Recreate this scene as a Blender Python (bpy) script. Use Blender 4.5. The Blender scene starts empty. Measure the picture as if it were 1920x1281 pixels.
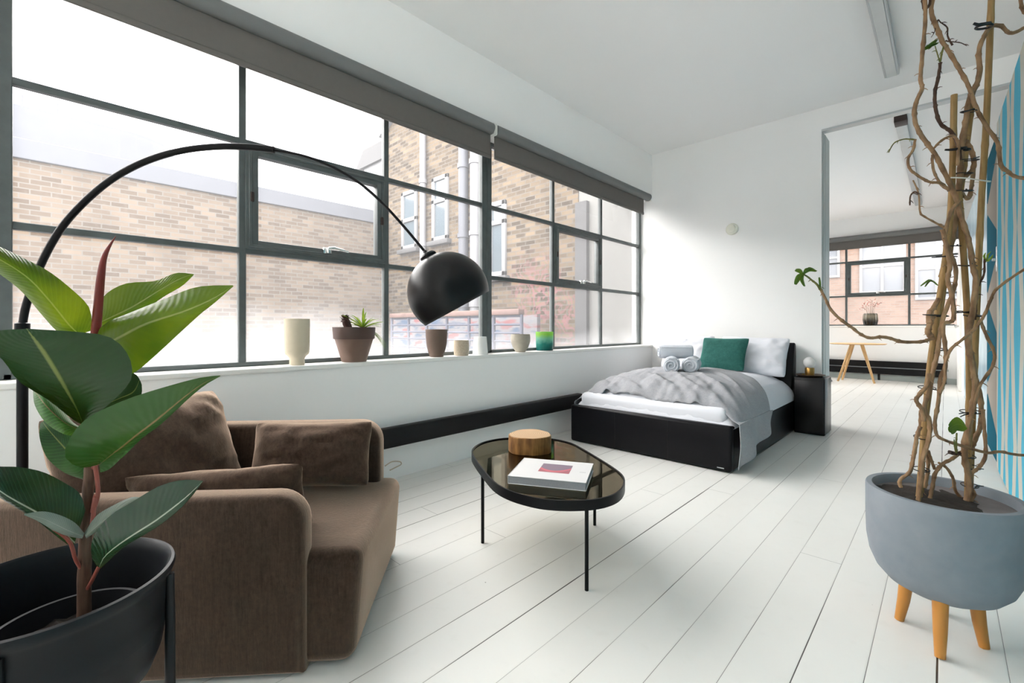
import bpy, bmesh, math, random
from mathutils import Vector, Matrix, noise
random.seed(7)
sc = bpy.context.scene
COL = sc.collection
# ------------------------------------------------------------------ camera
F, HOR, CAM_H = 853.0, 614.0, 1.10
YAW = math.atan(812.0 / 853.0)
cam_d = bpy.data.cameras.new('camera'); cam = bpy.data.objects.new('camera', cam_d); COL.objects.link(cam)
cam_d.sensor_width = 36.0; cam_d.lens = 36.0 * F / 1920.0
cam_d.shift_y = -(640.5 - HOR) / 1920.0
cam_d.clip_start = 0.02; cam_d.clip_end = 200
cam.location = (0, 0, CAM_H); cam.rotation_euler = (math.pi / 2, 0, YAW)
sc.camera = cam
# ------------------------------------------------------------------ world, light, exposure
W = bpy.data.worlds.new('overcast_sky'); sc.world = W; W.use_nodes = True
nt = W.node_tree; nt.nodes.clear()
wo = nt.nodes.new('ShaderNodeOutputWorld'); wb = nt.nodes.new('ShaderNodeBackground')
# overcast sky: a little brighter overhead than at the horizon
tcn = nt.nodes.new('ShaderNodeTexCoord'); spx = nt.nodes.new('ShaderNodeSeparateXYZ'); mr = nt.nodes.new('ShaderNodeMapRange')
nt.links.new(tcn.outputs['Generated'], spx.inputs[0]); nt.links.new(spx.outputs[2], mr.inputs[0])
mr.inputs[1].default_value = 0.0; mr.inputs[2].default_value = 1.0; mr.inputs[3].default_value = 0.80; mr.inputs[4].default_value = 1.20
wb.inputs[0].default_value = (1.0, 0.985, 0.965, 1); nt.links.new(mr.outputs[0], wb.inputs[1])
nt.links.new(wb.outputs[0], wo.inputs[0])
sc.view_settings.view_transform = 'Standard'; sc.view_settings.look = 'None'
sc.view_settings.gamma = 1.0; sc.view_settings.use_curve_mapping = False
sc.view_settings.exposure = 3.75
cy = sc.cycles
cy.max_bounces = 10; cy.diffuse_bounces = 7; cy.glossy_bounces = 4; cy.transmission_bounces = 6
cy.transparent_max_bounces = 16; cy.caustics_reflective = False; cy.caustics_refractive = False
cy.sample_clamp_indirect = 8.0
PI = math.pi

# ------------------------------------------------------------------ rays: photo direction -> place
FW = Vector((-math.sin(YAW), math.cos(YAW), 0)); RT = Vector((math.cos(YAW), math.sin(YAW), 0)); UP = Vector((0, 0, 1))
EYE = Vector((0, 0, CAM_H))
def ray(u, v): return FW + RT * ((u - 960) / F) + UP * ((HOR - v) / F)
def at(u, v, t): return EYE + ray(u, v) * t
def on_z(u, v, z): r = ray(u, v); return EYE + r * ((z - CAM_H) / r.z)
def on_x(u, v, x): r = ray(u, v); return EYE + r * (x / r.x)
def on_y(u, v, y): r = ray(u, v); return EYE + r * (y / r.y)
def on_plane(u, v, p0, n): r = ray(u, v); return EYE + r * ((p0 - EYE).dot(n) / r.dot(n))

# ------------------------------------------------------------------ materials
class NT:
    def __init__(s, name):
        s.m = bpy.data.materials.new(name); s.m.use_nodes = True
        s.t = s.m.node_tree; s.t.nodes.clear()
        s.out = s.t.nodes.new('ShaderNodeOutputMaterial')
    def n(s, kind, **kw):
        nd = s.t.nodes.new('ShaderNode' + kind)
        for k, v in kw.items():
            if k.startswith('i_'):
                key = k[2:]
                key = int(key) if key.isdigit() else key.replace('_', ' ')
                s.set(nd.inputs[key], v)
            else: setattr(nd, k, v)
        return nd
    def set(s, sock, v):
        if isinstance(v, bpy.types.NodeSocket): s.t.links.new(v, sock)
        else:
            try: sock.default_value = v
            except Exception: sock.default_value = (*v, 1)
    def math(s, op, a, b=0.0, c=0.0):
        nd = s.t.nodes.new('ShaderNodeMath'); nd.operation = op
        s.set(nd.inputs[0], a); s.set(nd.inputs[1], b); s.set(nd.inputs[2], c)
        return nd.outputs[0]
    def mix(s, f, a, b):
        nd = s.t.nodes.new('ShaderNodeMix'); nd.data_type = 'RGBA'
        s.set(nd.inputs[0], f); s.set(nd.inputs[6], a if isinstance(a, bpy.types.NodeSocket) else (*a, 1)); s.set(nd.inputs[7], b if isinstance(b, bpy.types.NodeSocket) else (*b, 1))
        return nd.outputs[2]
    def mixs(s, f, a, b):
        nd = s.t.nodes.new('ShaderNodeMixShader'); s.set(nd.inputs[0], f)
        s.t.links.new(a, nd.inputs[1]); s.t.links.new(b, nd.inputs[2]); return nd.outputs[0]
    def coord(s): return s.n('TexCoord').outputs['Object']
    def noise(s, scale, detail=3.0, vec=None, rough=0.5):
        nd = s.n('TexNoise'); nd.inputs['Scale'].default_value = scale; nd.inputs['Detail'].default_value = detail; nd.inputs['Roughness'].default_value = rough
        s.t.links.new(vec if vec is not None else s.coord(), nd.inputs['Vector']); return nd.outputs['Fac']
    def ramp(s, fac, a, b): # linear map a..b -> 0..1 clamped
        nd = s.n('MapRange'); s.set(nd.inputs[0], fac); nd.inputs[1].default_value = a; nd.inputs[2].default_value = b
        return nd.outputs[0]
    def bump(s, h, strength=0.3, dist=0.01):
        nd = s.n('Bump'); nd.inputs['Strength'].default_value = strength; nd.inputs['Distance'].default_value = dist
        s.t.links.new(h, nd.inputs['Height']); return nd.outputs['Normal']
    def bsdf(s, color, rough=0.5, metal=0.0, normal=None, spec=0.5, **kw):
        nd = s.n('BsdfPrincipled'); s.set(nd.inputs['Base Color'], color if isinstance(color, bpy.types.NodeSocket) else (*color, 1))
        s.set(nd.inputs['Roughness'], rough); s.set(nd.inputs['Metallic'], metal); s.set(nd.inputs['Specular IOR Level'], spec)
        if normal is not None: s.t.links.new(normal, nd.inputs['Normal'])
        for k, v in kw.items(): s.set(nd.inputs[k.replace('_', ' ')], v)
        return nd.outputs[0]
    def done(s, shader): s.t.links.new(shader, s.out.inputs[0]); return s.m

def simple(name, c, rough=0.5, metal=0.0, var=0.08, nscale=8, bump=0.0, bscale=60, spec=0.5, **kw):
    g = NT(name)
    col = g.mix(g.noise(nscale), tuple(x * (1 - var) for x in c), tuple(min(1, x * (1 + var)) for x in c))
    nrm = g.bump(g.noise(bscale), bump, 0.004) if bump else None
    return g.done(g.bsdf(col, rough, metal, nrm, spec, **kw))

M = {}
M['wall'] = simple('white_wall_paint', (0.90, 0.90, 0.89), 0.6, var=0.015, nscale=1.5, bump=0.05, bscale=25)
M['ceiling'] = simple('white_ceiling_paint', (0.90, 0.895, 0.885), 0.75, var=0.012, nscale=1.2)
M['sill'] = simple('white_gloss_paint', (0.86, 0.855, 0.83), 0.35, var=0.05, nscale=5, bump=0.08, bscale=20)
M['black_metal'] = simple('black_metal', (0.006, 0.006, 0.007), 0.36, spec=0.14, var=0.1)
M['black_shade'] = simple('black_enamel', (0.008, 0.008, 0.009), 0.32, spec=0.22, var=0.1)
M['radiator'] = simple('black_radiator_paint', (0.006, 0.006, 0.007), 0.5, spec=0.22)
M['steel_paint'] = simple('grey_green_frame_paint', (0.085, 0.10, 0.10), 0.45, var=0.3, nscale=14, bump=0.15, bscale=40)
M['chrome'] = simple('polished_metal', (0.75, 0.75, 0.74), 0.18, 1.0)
M['alu'] = simple('grey_aluminium', (0.50, 0.53, 0.54), 0.4, 0.6)
M['jamb'] = simple('grey_green_door_channel', (0.42, 0.47, 0.46), 0.35, var=0.05)
M['hinge'] = simple('dark_hinge_metal', (0.03, 0.015, 0.012), 0.5)
M['blind'] = simple('grey_blind_fabric', (0.135, 0.125, 0.115), 0.8, var=0.05, nscale=30, bump=0.1, bscale=300)
M['roller'] = simple('grey_roller_tube', (0.16, 0.165, 0.165), 0.6, var=0.04)
M['white_plastic'] = simple('white_plastic', (0.82, 0.82, 0.78), 0.4, var=0.02)
M['cream_plastic'] = simple('cream_plastic', (0.78, 0.78, 0.68), 0.4, var=0.02)
M['leather'] = simple('black_leather', (0.005, 0.005, 0.0065), 0.36, spec=0.16, var=0.2, nscale=20, bump=0.12, bscale=220)
M['nightstand'] = simple('black_lacquer', (0.010, 0.010, 0.011), 0.25, spec=0.22, var=0.2)
M['brass'] = simple('aged_brass', (0.38, 0.22, 0.07), 0.32, 1.0, var=0.15)
M['oak'] = simple('light_oak', (0.58, 0.36, 0.16), 0.5, var=0.2, nscale=12)
M['orange_wood'] = simple('orange_beech_leg', (0.47, 0.20, 0.035), 0.38, var=0.2, nscale=9)
M['tie'] = simple('black_cable_tie', (0.008, 0.008, 0.010), 0.5)
M['string'] = simple('white_string', (0.75, 0.72, 0.65), 0.8)
M['cable'] = simple('cream_cable', (0.55, 0.45, 0.35), 0.6)
M['soil'] = simple('dark_soil', (0.022, 0.015, 0.011), 0.95, var=0.6, nscale=60, bump=1.0, bscale=90)
M['pot_dark'] = simple('charcoal_pot', (0.009, 0.0105, 0.013), 0.42, spec=0.22, var=0.15, nscale=6)
M['vase_cream'] = simple('cream_glaze', (0.60, 0.53, 0.40), 0.5, var=0.06, nscale=20)
M['pot_brown'] = simple('brown_clay', (0.17, 0.105, 0.078), 0.55, var=0.1, nscale=20)
M['pot_rim'] = simple('dark_brown_clay', (0.065, 0.034, 0.026), 0.5, var=0.15, nscale=20)
M['tumbler'] = simple('umber_stoneware', (0.12, 0.078, 0.058), 0.55, var=0.12, nscale=25)
M['speckle'] = simple('speckled_stoneware', (0.50, 0.42, 0.32), 0.6, var=0.3, nscale=90)
M['bisque'] = simple('white_bisque', (0.80, 0.80, 0.79), 0.6, var=0.03)
M['bowl'] = simple('grey_stoneware', (0.36, 0.33, 0.27), 0.55, var=0.15, nscale=30)
M['linen'] = simple('white_bed_linen', (0.69, 0.70, 0.75), 0.85, var=0.02, nscale=5, bump=0.25, bscale=18)
M['towel'] = simple('white_terry', (0.60, 0.63, 0.68), 0.95, var=0.08, nscale=120, bump=0.8, bscale=260)
M['pages'] = simple('page_edges', (0.30, 0.31, 0.33), 0.8, var=0.15, nscale=200)
M['paper'] = simple('white_book_cover', (0.64, 0.64, 0.645), 0.35, var=0.02)
M['concrete_ext'] = simple('pale_roof_render', (0.078, 0.083, 0.098), 0.9, var=0.08, nscale=3)
M['ground'] = simple('pale_yard_concrete', (0.12, 0.12, 0.13), 0.95, var=0.1, nscale=2)
M['white_ext'] = simple('white_window_paint', (0.15, 0.153, 0.16), 0.6, var=0.04)
M['white_render'] = simple('pale_render', (0.125, 0.125, 0.12), 0.8, var=0.06, nscale=2)
M['pipe_ext'] = simple('pale_drainpipe', (0.13, 0.133, 0.145), 0.6, var=0.05)
M['dark_pipe_ext'] = simple('slate_drainpipe', (0.055, 0.06, 0.075), 0.6, var=0.05)
M['stone_ext'] = simple('weathered_stone', (0.05, 0.05, 0.053), 0.85, var=0.2)
M['glass_ext'] = simple('reflective_window_glass', (0.06, 0.08, 0.095), 0.08, var=0.05, spec=0.9)
M['rail_ext'] = simple('painted_rail', (0.05, 0.055, 0.085), 0.6, var=0.4, nscale=5)
M['grey_fabric'] = simple('slate_fabric', (0.13, 0.14, 0.17), 0.9, var=0.15, nscale=40)
M['petal'] = simple('dried_pink_petal', (0.62, 0.30, 0.26), 0.8, var=0.2)
M['twig'] = simple('pale_twig', (0.45, 0.36, 0.30), 0.8, var=0.1)
M['spike'] = simple('red_leaf_sheath', (0.20, 0.018, 0.012), 0.4, var=0.35, nscale=20)
M['petiole'] = simple('red_petiole', (0.28, 0.07, 0.05), 0.5, var=0.2, nscale=20)
M['mark'] = simple('grey_print', (0.35, 0.35, 0.36), 0.5)
M['lime_bud'] = simple('young_green_bud', (0.20, 0.30, 0.03), 0.5, var=0.3, nscale=40)

def mat_floor():
    g = NT('white_painted_floorboards')
    sx = g.n('SeparateXYZ'); g.t.links.new(g.coord(), sx.inputs[0]); x, y = sx.outputs[0], sx.outputs[1]
    bw = 0.1645
    q = g.math('DIVIDE', g.math('ADD', x, 0.0185 + bw * 50), bw)
    idx = g.math('ROUND', q); dist = g.math('MULTIPLY', g.math('ABSOLUTE', g.math('SUBTRACT', q, idx)), bw)
    wn = g.n('TexWhiteNoise', noise_dimensions='1D'); g.set(wn.inputs['W'], idx)
    cv = g.n('CombineXYZ'); g.set(cv.inputs[0], g.math('MULTIPLY', idx, 3.7)); g.set(cv.inputs[1], y)
    along = g.noise(0.9, 3, cv.outputs[0])
    w0 = g.math('MULTIPLY_ADD', g.math('POWER', wn.outputs['Value'], 2.4), 0.0038, 0.0005)
    width = g.math('MULTIPLY', w0, g.ramp(along, 0.36, 0.64))
    gap = g.math('SUBTRACT', 1.0, g.ramp(g.math('SUBTRACT', dist, width), -0.0004, 0.0009))
    # soft bevel beside each gap
    edge = g.math('SUBTRACT', 1.0, g.ramp(dist, 0.0, 0.006))
    # cross joints in some boards
    bi = g.math('FLOOR', q); wb_ = g.n('TexWhiteNoise', noise_dimensions='1D'); g.set(wb_.inputs['W'], bi)
    yy = g.math('ADD', g.math('DIVIDE', y, 4.6), g.math('MULTIPLY', wb_.outputs['Value'], 7.0))
    jd = g.math('MULTIPLY', g.math('ABSOLUTE', g.math('SUBTRACT', yy, g.math('ROUND', yy))), 4.6)
    joint = g.math('MULTIPLY', g.math('LESS_THAN', jd, 0.0012), 0.7)
    # nail heads
    vo = g.n('TexVoronoi', i_Scale=6.5); g.t.links.new(g.coord(), vo.inputs['Vector'])
    vo.inputs['Randomness'].default_value = 1.0
    cs = g.n('SeparateColor'); g.t.links.new(vo.outputs['Color'], cs.inputs[0])
    nail = g.math('MULTIPLY', g.math('LESS_THAN', vo.outputs['Distance'], g.math('MULTIPLY', cs.outputs[0], 0.030)), g.math('GREATER_THAN', cs.outputs[1], 0.55))
    tone = g.math('ADD', g.noise(1.1, 4), g.math('MULTIPLY', wb_.outputs['Value'], 0.35))
    col = g.mix(g.ramp(tone, 0.3, 1.0), (0.70, 0.695, 0.665), (0.775, 0.77, 0.74))
    dirt = g.ramp(g.noise(14, 5), 0.60, 0.78)
    col = g.mix(g.math('MULTIPLY', dirt, 0.10), col, (0.45, 0.43, 0.38))
    col = g.mix(g.math('MULTIPLY', edge, 0.10), col, (0.4, 0.38, 0.34))
    col = g.mix(g.math('MAXIMUM', gap, joint), col, (0.035, 0.03, 0.026))
    col = g.mix(g.math('MULTIPLY', nail, 0.8), col, (0.05, 0.045, 0.04))
    h = g.math('SUBTRACT', g.math('MULTIPLY', g.noise(5, 5), 0.3), g.math('ADD', gap, g.math('MULTIPLY', edge, 0.4)))
    rough = g.math('MULTIPLY_ADD', g.noise(9, 4), 0.22, 0.24)
    return g.done(g.bsdf(col, rough, 0, g.bump(h, 0.25, 0.004), 0.5))
M['floor'] = mat_floor()

def mat_fabric(name, c1, c2, axis_scale, sheen=0.25, tint=(0.95, 0.78, 0.66, 1), rough=.85, spec=.2):
    g = NT(name)
    mp = g.n('Mapping'); mp.inputs['Scale'].default_value = axis_scale; g.t.links.new(g.coord(), mp.inputs[0])
    n1 = g.noise(1.0, 6, mp.outputs[0], 0.75); n2 = g.noise(9, 5); n3 = g.noise(60, 4, None, .7)
    mixn = g.math('ADD', g.math('ADD', g.math('MULTIPLY', n1, 0.45), g.math('MULTIPLY', n2, 0.15)), g.math('MULTIPLY', n3, 0.40))
    col = g.mix(g.ramp(mixn, 0.36, 0.64), c1, c2)
    return g.done(g.bsdf(col, rough, 0, g.bump(n1, 0.5, 0.003), spec, Sheen_Weight=sheen, Sheen_Roughness=0.46, Sheen_Tint=tint))
M['sofa'] = mat_fabric('brown_chenille', (0.012, 0.0075, 0.006), (0.060, 0.038, 0.028), (110, 110, 14), 1.0, (1.0, .75, .58, 1), rough=.9, spec=.05)
M['cushion'] = mat_fabric('brown_cushion_chenille', (0.026, 0.016, 0.012), (0.080, 0.051, 0.038), (90, 90, 40), 1.0, (1.0, .75, .58, 1), rough=.9, spec=.05)
M['velvet'] = mat_fabric('green_velvet', (0.010, 0.060, 0.052), (0.022, 0.105, 0.088), (25, 25, 25), 0.6, (.3, .8, .7, 1))
M['throw'] = mat_fabric('grey_throw_linen', (0.25, 0.255, 0.275), (0.36, 0.365, 0.385), (260, 260, 260), 0.1, (1, 1, 1, 1))

def mat_concrete():
    g = NT('blue_grey_concrete')
    a = g.noise(4, 6); b = g.noise(22, 4)
    col = g.mix(g.ramp(g.math('ADD', g.math('MULTIPLY', a, .7), g.math('MULTIPLY', b, .3)), .3, .7), (0.185, 0.215, 0.25), (0.26, 0.285, 0.315))
    return g.done(g.bsdf(col, 0.7, 0, g.bump(b, 0.12, 0.004), 0.3))
M['concrete'] = mat_concrete()
M['stonetop'] = simple('grey_soil_cover', (0.17, 0.15, 0.15), 0.9, var=0.2, nscale=30)

def mat_wood_cyl(name, c1, c2, scale):
    g = NT(name)
    mp = g.n('Mapping'); mp.inputs['Scale'].default_value = scale; g.t.links.new(g.coord(), mp.inputs[0])
    n1 = g.noise(1.0, 5, mp.outputs[0]); n2 = g.noise(14, 3)
    col = g.mix(g.ramp(g.math('ADD', g.math('MULTIPLY', n1, .65), g.math('MULTIPLY', n2, .35)), .35, .68), c1, c2)
    return g.done(g.bsdf(col, 0.6, 0, g.bump(n1, 0.4, 0.002), 0.3))
M['bamboo'] = mat_wood_cyl('bamboo_cane', (0.24, 0.14, 0.05), (0.47, 0.30, 0.13), (120, 120, 6))
M['vine'] = mat_wood_cyl('vine_bark', (0.15, 0.08, 0.042), (0.42, 0.26, 0.14), (40, 40, 22))
M['vine_dark'] = mat_wood_cyl('dark_vine_bark', (0.035, 0.017, 0.012), (0.13, 0.065, 0.04), (50, 50, 30))
M['trunk'] = mat_wood_cyl('rubber_plant_trunk', (0.055, 0.026, 0.018), (0.15, 0.085, 0.055), (120, 120, 14))
M['bark'] = mat_wood_cyl('log_bark', (0.10, 0.040, 0.011), (0.36, 0.175, 0.055), (60, 60, 8))
M['shoot'] = mat_wood_cyl('green_shoot', (0.09, 0.10, 0.02), (0.22, 0.20, 0.06), (40, 40, 40))

def mat_log_top():
    g = NT('log_end_grain')
    wv = g.n('TexWave', wave_type='RINGS', rings_direction='Z'); wv.inputs['Scale'].default_value = 28; wv.inputs['Distortion'].default_value = 2.5; wv.inputs['Detail'].default_value = 3
    g.t.links.new(g.coord(), wv.inputs['Vector'])
    col = g.mix(wv.outputs['Fac'], (0.36, 0.22, 0.115), (0.50, 0.34, 0.20))
    return g.done(g.bsdf(col, 0.6))
M['log_top'] = mat_log_top()

def mat_leaf(name, dark, light, vein, back, transl=0.35, rough=0.28, spec=.3, tl=1.0):
    g = NT(name)
    uv = g.n('UVMap'); sp = g.n('SeparateXYZ'); g.t.links.new(uv.outputs[0], sp.inputs[0])
    u, s = sp.outputs[0], sp.outputs[1]                     # u along the leaf, s across (0..1, midrib 0.5)
    ab = g.math('ABSOLUTE', g.math('SUBTRACT', s, 0.5))
    wob = g.math('MULTIPLY', g.noise(25, 3), 0.5)
    vn = g.math('SINE', g.math('MULTIPLY', g.math('ADD', g.math('SUBTRACT', u, g.math('MULTIPLY', ab, 0.35)), g.math('MULTIPLY', wob, 0.04)), 150))
    veins = g.math('MULTIPLY', g.ramp(vn, 0.55, 1.0), 0.35)
    mid = g.math('SUBTRACT', 1.0, g.ramp(ab, 0.010, 0.028))
    patch = g.ramp(g.noise(11, 3), 0.35, 0.68)
    col = g.mix(patch, dark, light)
    col = g.mix(veins, col, tuple(min(1, c * 1.7 + 0.01) for c in light))
    col = g.mix(mid, col, vein)
    geo = g.n('NewGeometry')
    colb = g.mix(geo.outputs['Backfacing'], col, g.mix(mid, back, vein))
    h = g.math('ADD', g.math('MULTIPLY', vn, 0.5), g.math('MULTIPLY', mid, -2.0))
    p = g.bsdf(colb, rough, 0, g.bump(h, 0.18, 0.002), spec)
    tr = g.n('BsdfTranslucent'); g.set(tr.inputs[0], g.mix(patch, tuple(x * tl for x in (0.15, 0.27, 0.01)), tuple(x * tl for x in (0.38, 0.50, 0.02))))
    return g.done(g.mixs(transl, p, tr.outputs[0]))
M['leaf_dark'] = mat_leaf('rubber_leaf_dark', (0.008, 0.030, 0.011), (0.018, 0.082, 0.016), (0.16, 0.19, 0.06), (0.012, 0.042, 0.014), 0.06, spec=.14, tl=.3)
M['leaf_mid'] = mat_leaf('rubber_leaf_green', (0.016, 0.062, 0.014), (0.050, 0.170, 0.026), (0.20, 0.12, 0.06), (0.022, 0.075, 0.018), 0.10, spec=.16, tl=.4)
M['leaf_backlit'] = mat_leaf('rubber_leaf_backlit', (0.020, 0.060, 0.010), (0.07, 0.13, 0.012), (0.40, 0.42, 0.18), (0.10, 0.17, 0.02), 0.45, spec=.25, tl=.55)  # lighter, more translucent leaf copy: backlight partly put into its colour
M['leaf_blue'] = mat_leaf('rubber_leaf_bluegreen', (0.006, 0.024, 0.016), (0.012, 0.045, 0.022), (0.35, 0.38, 0.30), (0.010, 0.036, 0.020), 0.02, 0.2)
M['leaf_pale'] = mat_leaf('rubber_leaf_underside', (0.13, 0.16, 0.14), (0.20, 0.23, 0.20), (0.28, 0.30, 0.26), (0.16, 0.19, 0.17), 0.04, 0.4)
M['leaf_small'] = mat_leaf('climber_leaf', (0.012, 0.055, 0.008), (0.035, 0.12, 0.012), (0.10, 0.18, 0.03), (0.06, 0.13, 0.02), 0.25)
M['leaf_succulent'] = mat_leaf('aloe_leaf', (0.06, 0.12, 0.035), (0.14, 0.22, 0.06), (0.14, 0.22, 0.06), (0.08, 0.14, 0.04), 0.25)

def mat_glass(name, haze=0.10, frost_lo=0.9, frost_hi=1.35, frost=0.55, tint=(0.995, 0.99, 0.985)):
    g = NT(name)
    sp = g.n('SeparateXYZ'); g.t.links.new(g.n('NewGeometry').outputs['Position'], sp.inputs[0])
    zs = g.math('ADD', sp.outputs[2], g.math('MULTIPLY', g.ramp(sp.outputs[1], 1.5, 2.3), 0.22))
    z = g.math('ADD', zs, g.math('MULTIPLY', g.math('SUBTRACT', g.noise(2.2, 3), 0.5), 0.35))
    f = g.math('ADD', haze, g.math('MULTIPLY', g.math('SUBTRACT', 1.0, g.ramp(z, frost_lo, frost_hi)), frost))
    tr = g.n('BsdfTransparent'); tr.inputs[0].default_value = (*tint, 1)
    gl = g.n('BsdfGlossy'); gl.inputs['Roughness'].default_value = 0.02
    fr = g.n('LayerWeight'); fr.inputs['Blend'].default_value = 0.12
    clear = g.mixs(g.math('MULTIPLY', fr.outputs['Fresnel'], 0.5), tr.outputs[0], gl.outputs[0])
    tl = g.n('BsdfTranslucent'); tl.inputs[0].default_value = (0.95, 0.96, 0.98, 1)
    return g.done(g.mixs(f, clear, tl.outputs[0]))
M['pane'] = mat_glass('hazy_window_glass', 0.04, 0.92, 1.30, 0.15)
M['pane_far'] = mat_glass('far_window_glass', 0.06, 0.9, 1.0, 0.0)

def mat_smoked():
    g = NT('smoked_bronze_glass')
    tr = g.n('BsdfTransparent'); tr.inputs[0].default_value = (0.84, 0.76, 0.55, 1)
    gl = g.n('BsdfGlossy'); gl.inputs['Roughness'].default_value = 0.015; gl.inputs[0].default_value = (0.84, 0.74, 0.54, 1)
    fr = g.n('Fresnel'); fr.inputs['IOR'].default_value = 1.75
    return g.done(g.mixs(fr.outputs[0], tr.outputs[0], gl.outputs[0]))
M['smoked'] = mat_smoked()

def mat_brick(name, axis, c1, c2, mortar, graffiti=False, soot=0.0):
    g = NT(name)
    sp = g.n('SeparateXYZ'); g.t.links.new(g.coord(), sp.inputs[0])
    cv = g.n('CombineXYZ'); g.set(cv.inputs[0], sp.outputs[0 if axis == 'x' else 1]); g.set(cv.inputs[1], sp.outputs[2])
    b = g.n('TexBrick'); g.t.links.new(cv.outputs[0], b.inputs['Vector'])
    b.inputs['Scale'].default_value = 1.0; b.inputs['Brick Width'].default_value = 0.23; b.inputs['Row Height'].default_value = 0.078
    b.inputs['Mortar Size'].default_value = 0.010; b.inputs['Mortar Smooth'].default_value = 0.3; b.inputs['Bias'].default_value = 0.0
    b.inputs['Color1'].default_value = (*c1, 1); b.inputs['Color2'].default_value = (*c2, 1); b.inputs['Mortar'].default_value = (*mortar, 1)
    n1 = g.noise(1.3, 5, cv.outputs[0]); n2 = g.noise(9, 3, cv.outputs[0])
    col = g.mix(g.math('MULTIPLY', g.ramp(n2, .55, .8), 0.45), b.outputs['Color'], (0.12, 0.10, 0.085))
    col = g.mix(g.math('MULTIPLY', g.ramp(n1, .5, .75), 0.35), col, tuple(x * 0.55 for x in c1))
    if graffiti:
        lo = g.math('SUBTRACT', 1.0, g.ramp(sp.outputs[2], 1.3, 2.3))
        side = g.ramp(sp.outputs[0], 1.3, 2.0)
        wv = g.n('TexWave', wave_type='BANDS'); wv.inputs['Scale'].default_value = 1.6; wv.inputs['Distortion'].default_value = 22; wv.inputs['Detail'].default_value = 5; wv.inputs['Detail Scale'].default_value = 2.2
        g.t.links.new(cv.outputs[0], wv.inputs['Vector'])
        m = g.math('MULTIPLY', g.math('MULTIPLY', g.ramp(wv.outputs['Fac'], .45, .75), lo), side)
        m = g.math('MULTIPLY', m, g.ramp(g.noise(0.9, 2, cv.outputs[0]), .38, .55))
        col = g.mix(g.math('MULTIPLY', m, 0.75), col, (0.16, 0.065, 0.075))
    return g.done(g.bsdf(col, 0.9, 0, g.bump(b.outputs['Fac'], -0.3, 0.01), 0.1))
M['brick_y'] = mat_brick('yellow_stock_brick', 'y', (0.060, 0.044, 0.032), (0.125, 0.096, 0.072), (0.105, 0.096, 0.086))
M['brick_x'] = mat_brick('old_stock_brick', 'x', (0.030, 0.022, 0.014), (0.120, 0.088, 0.056), (0.085, 0.075, 0.065), True)
M['brick_far'] = mat_brick('pink_brick', 'x', (0.115, 0.072, 0.054), (0.145, 0.096, 0.073), (0.12, 0.10, 0.085))

def mat_mural():
    g = NT('blue_and_cream_mural_paint')
    sp = g.n('SeparateXYZ'); g.t.links.new(g.coord(), sp.inputs[0]); y, z = sp.outputs[1], sp.outputs[2]
    p = 0.31
    q = g.math('DIVIDE', y, p)
    d = g.math('ABSOLUTE', g.math('SUBTRACT', q, g.math('ROUND', q)))          # 0 at centre, .5 at edge
    odd = g.math('MULTIPLY', g.math('PINGPONG', g.math('ROUND', q), 1.0), 0.72)
    zz = g.math('PINGPONG', g.math('ADD', g.math('ADD', g.math('ADD', z, odd), g.math('MULTIPLY', g.noise(1.1, 1), .5)), 0.1), 0.72)
    th = g.math('MULTIPLY_ADD', g.math('DIVIDE', zz, 0.72), 0.44, 0.03)
    st = g.ramp(g.math('SUBTRACT', d, th), -0.008, 0.008)
    q2 = g.math('DIVIDE', g.math('ADD', y, 0.07), 0.155)
    d2 = g.math('ABSOLUTE', g.math('SUBTRACT', q2, g.math('ROUND', q2)))
    fine = g.math('MULTIPLY', g.math('LESS_THAN', d2, g.math('MULTIPLY_ADD', g.math('PINGPONG', z, 0.6), 0.4, 0.03)), 1.0)
    col = g.mix(st, (0.075, 0.40, 0.56), (0.55, 0.53, 0.46))
    col = g.mix(g.math('MULTIPLY', fine, 0.12), col, (0.25, 0.52, 0.62))
    return g.done(g.bsdf(col, 0.75, spec=.08))
M['mural'] = mat_mural()
def mat_teal():
    g = NT('teal_and_taupe_mural_paint')
    sp = g.n('SeparateXYZ'); g.t.links.new(g.coord(), sp.inputs[0]); y, z = sp.outputs[1], sp.outputs[2]
    a = g.math('PINGPONG', g.math('ADD', z, 1.15), 0.42)
    k = g.math('LESS_THAN', g.math('ABSOLUTE', g.math('SUBTRACT', y, 6.2)), g.math('MULTIPLY_ADD', a, 3.0, -0.15))
    col = g.mix(k, (0.28, 0.25, 0.22), (0.002, 0.085, 0.13))
    return g.done(g.bsdf(col, 0.8, spec=.05))
M['teal'] = mat_teal()
M['far_mural'] = simple('pale_blue_reflection_paint', (0.42, 0.56, 0.64), 0.25, var=0.3, nscale=3)  # pale blue reflection on the far wall, put into its paint colour

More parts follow.
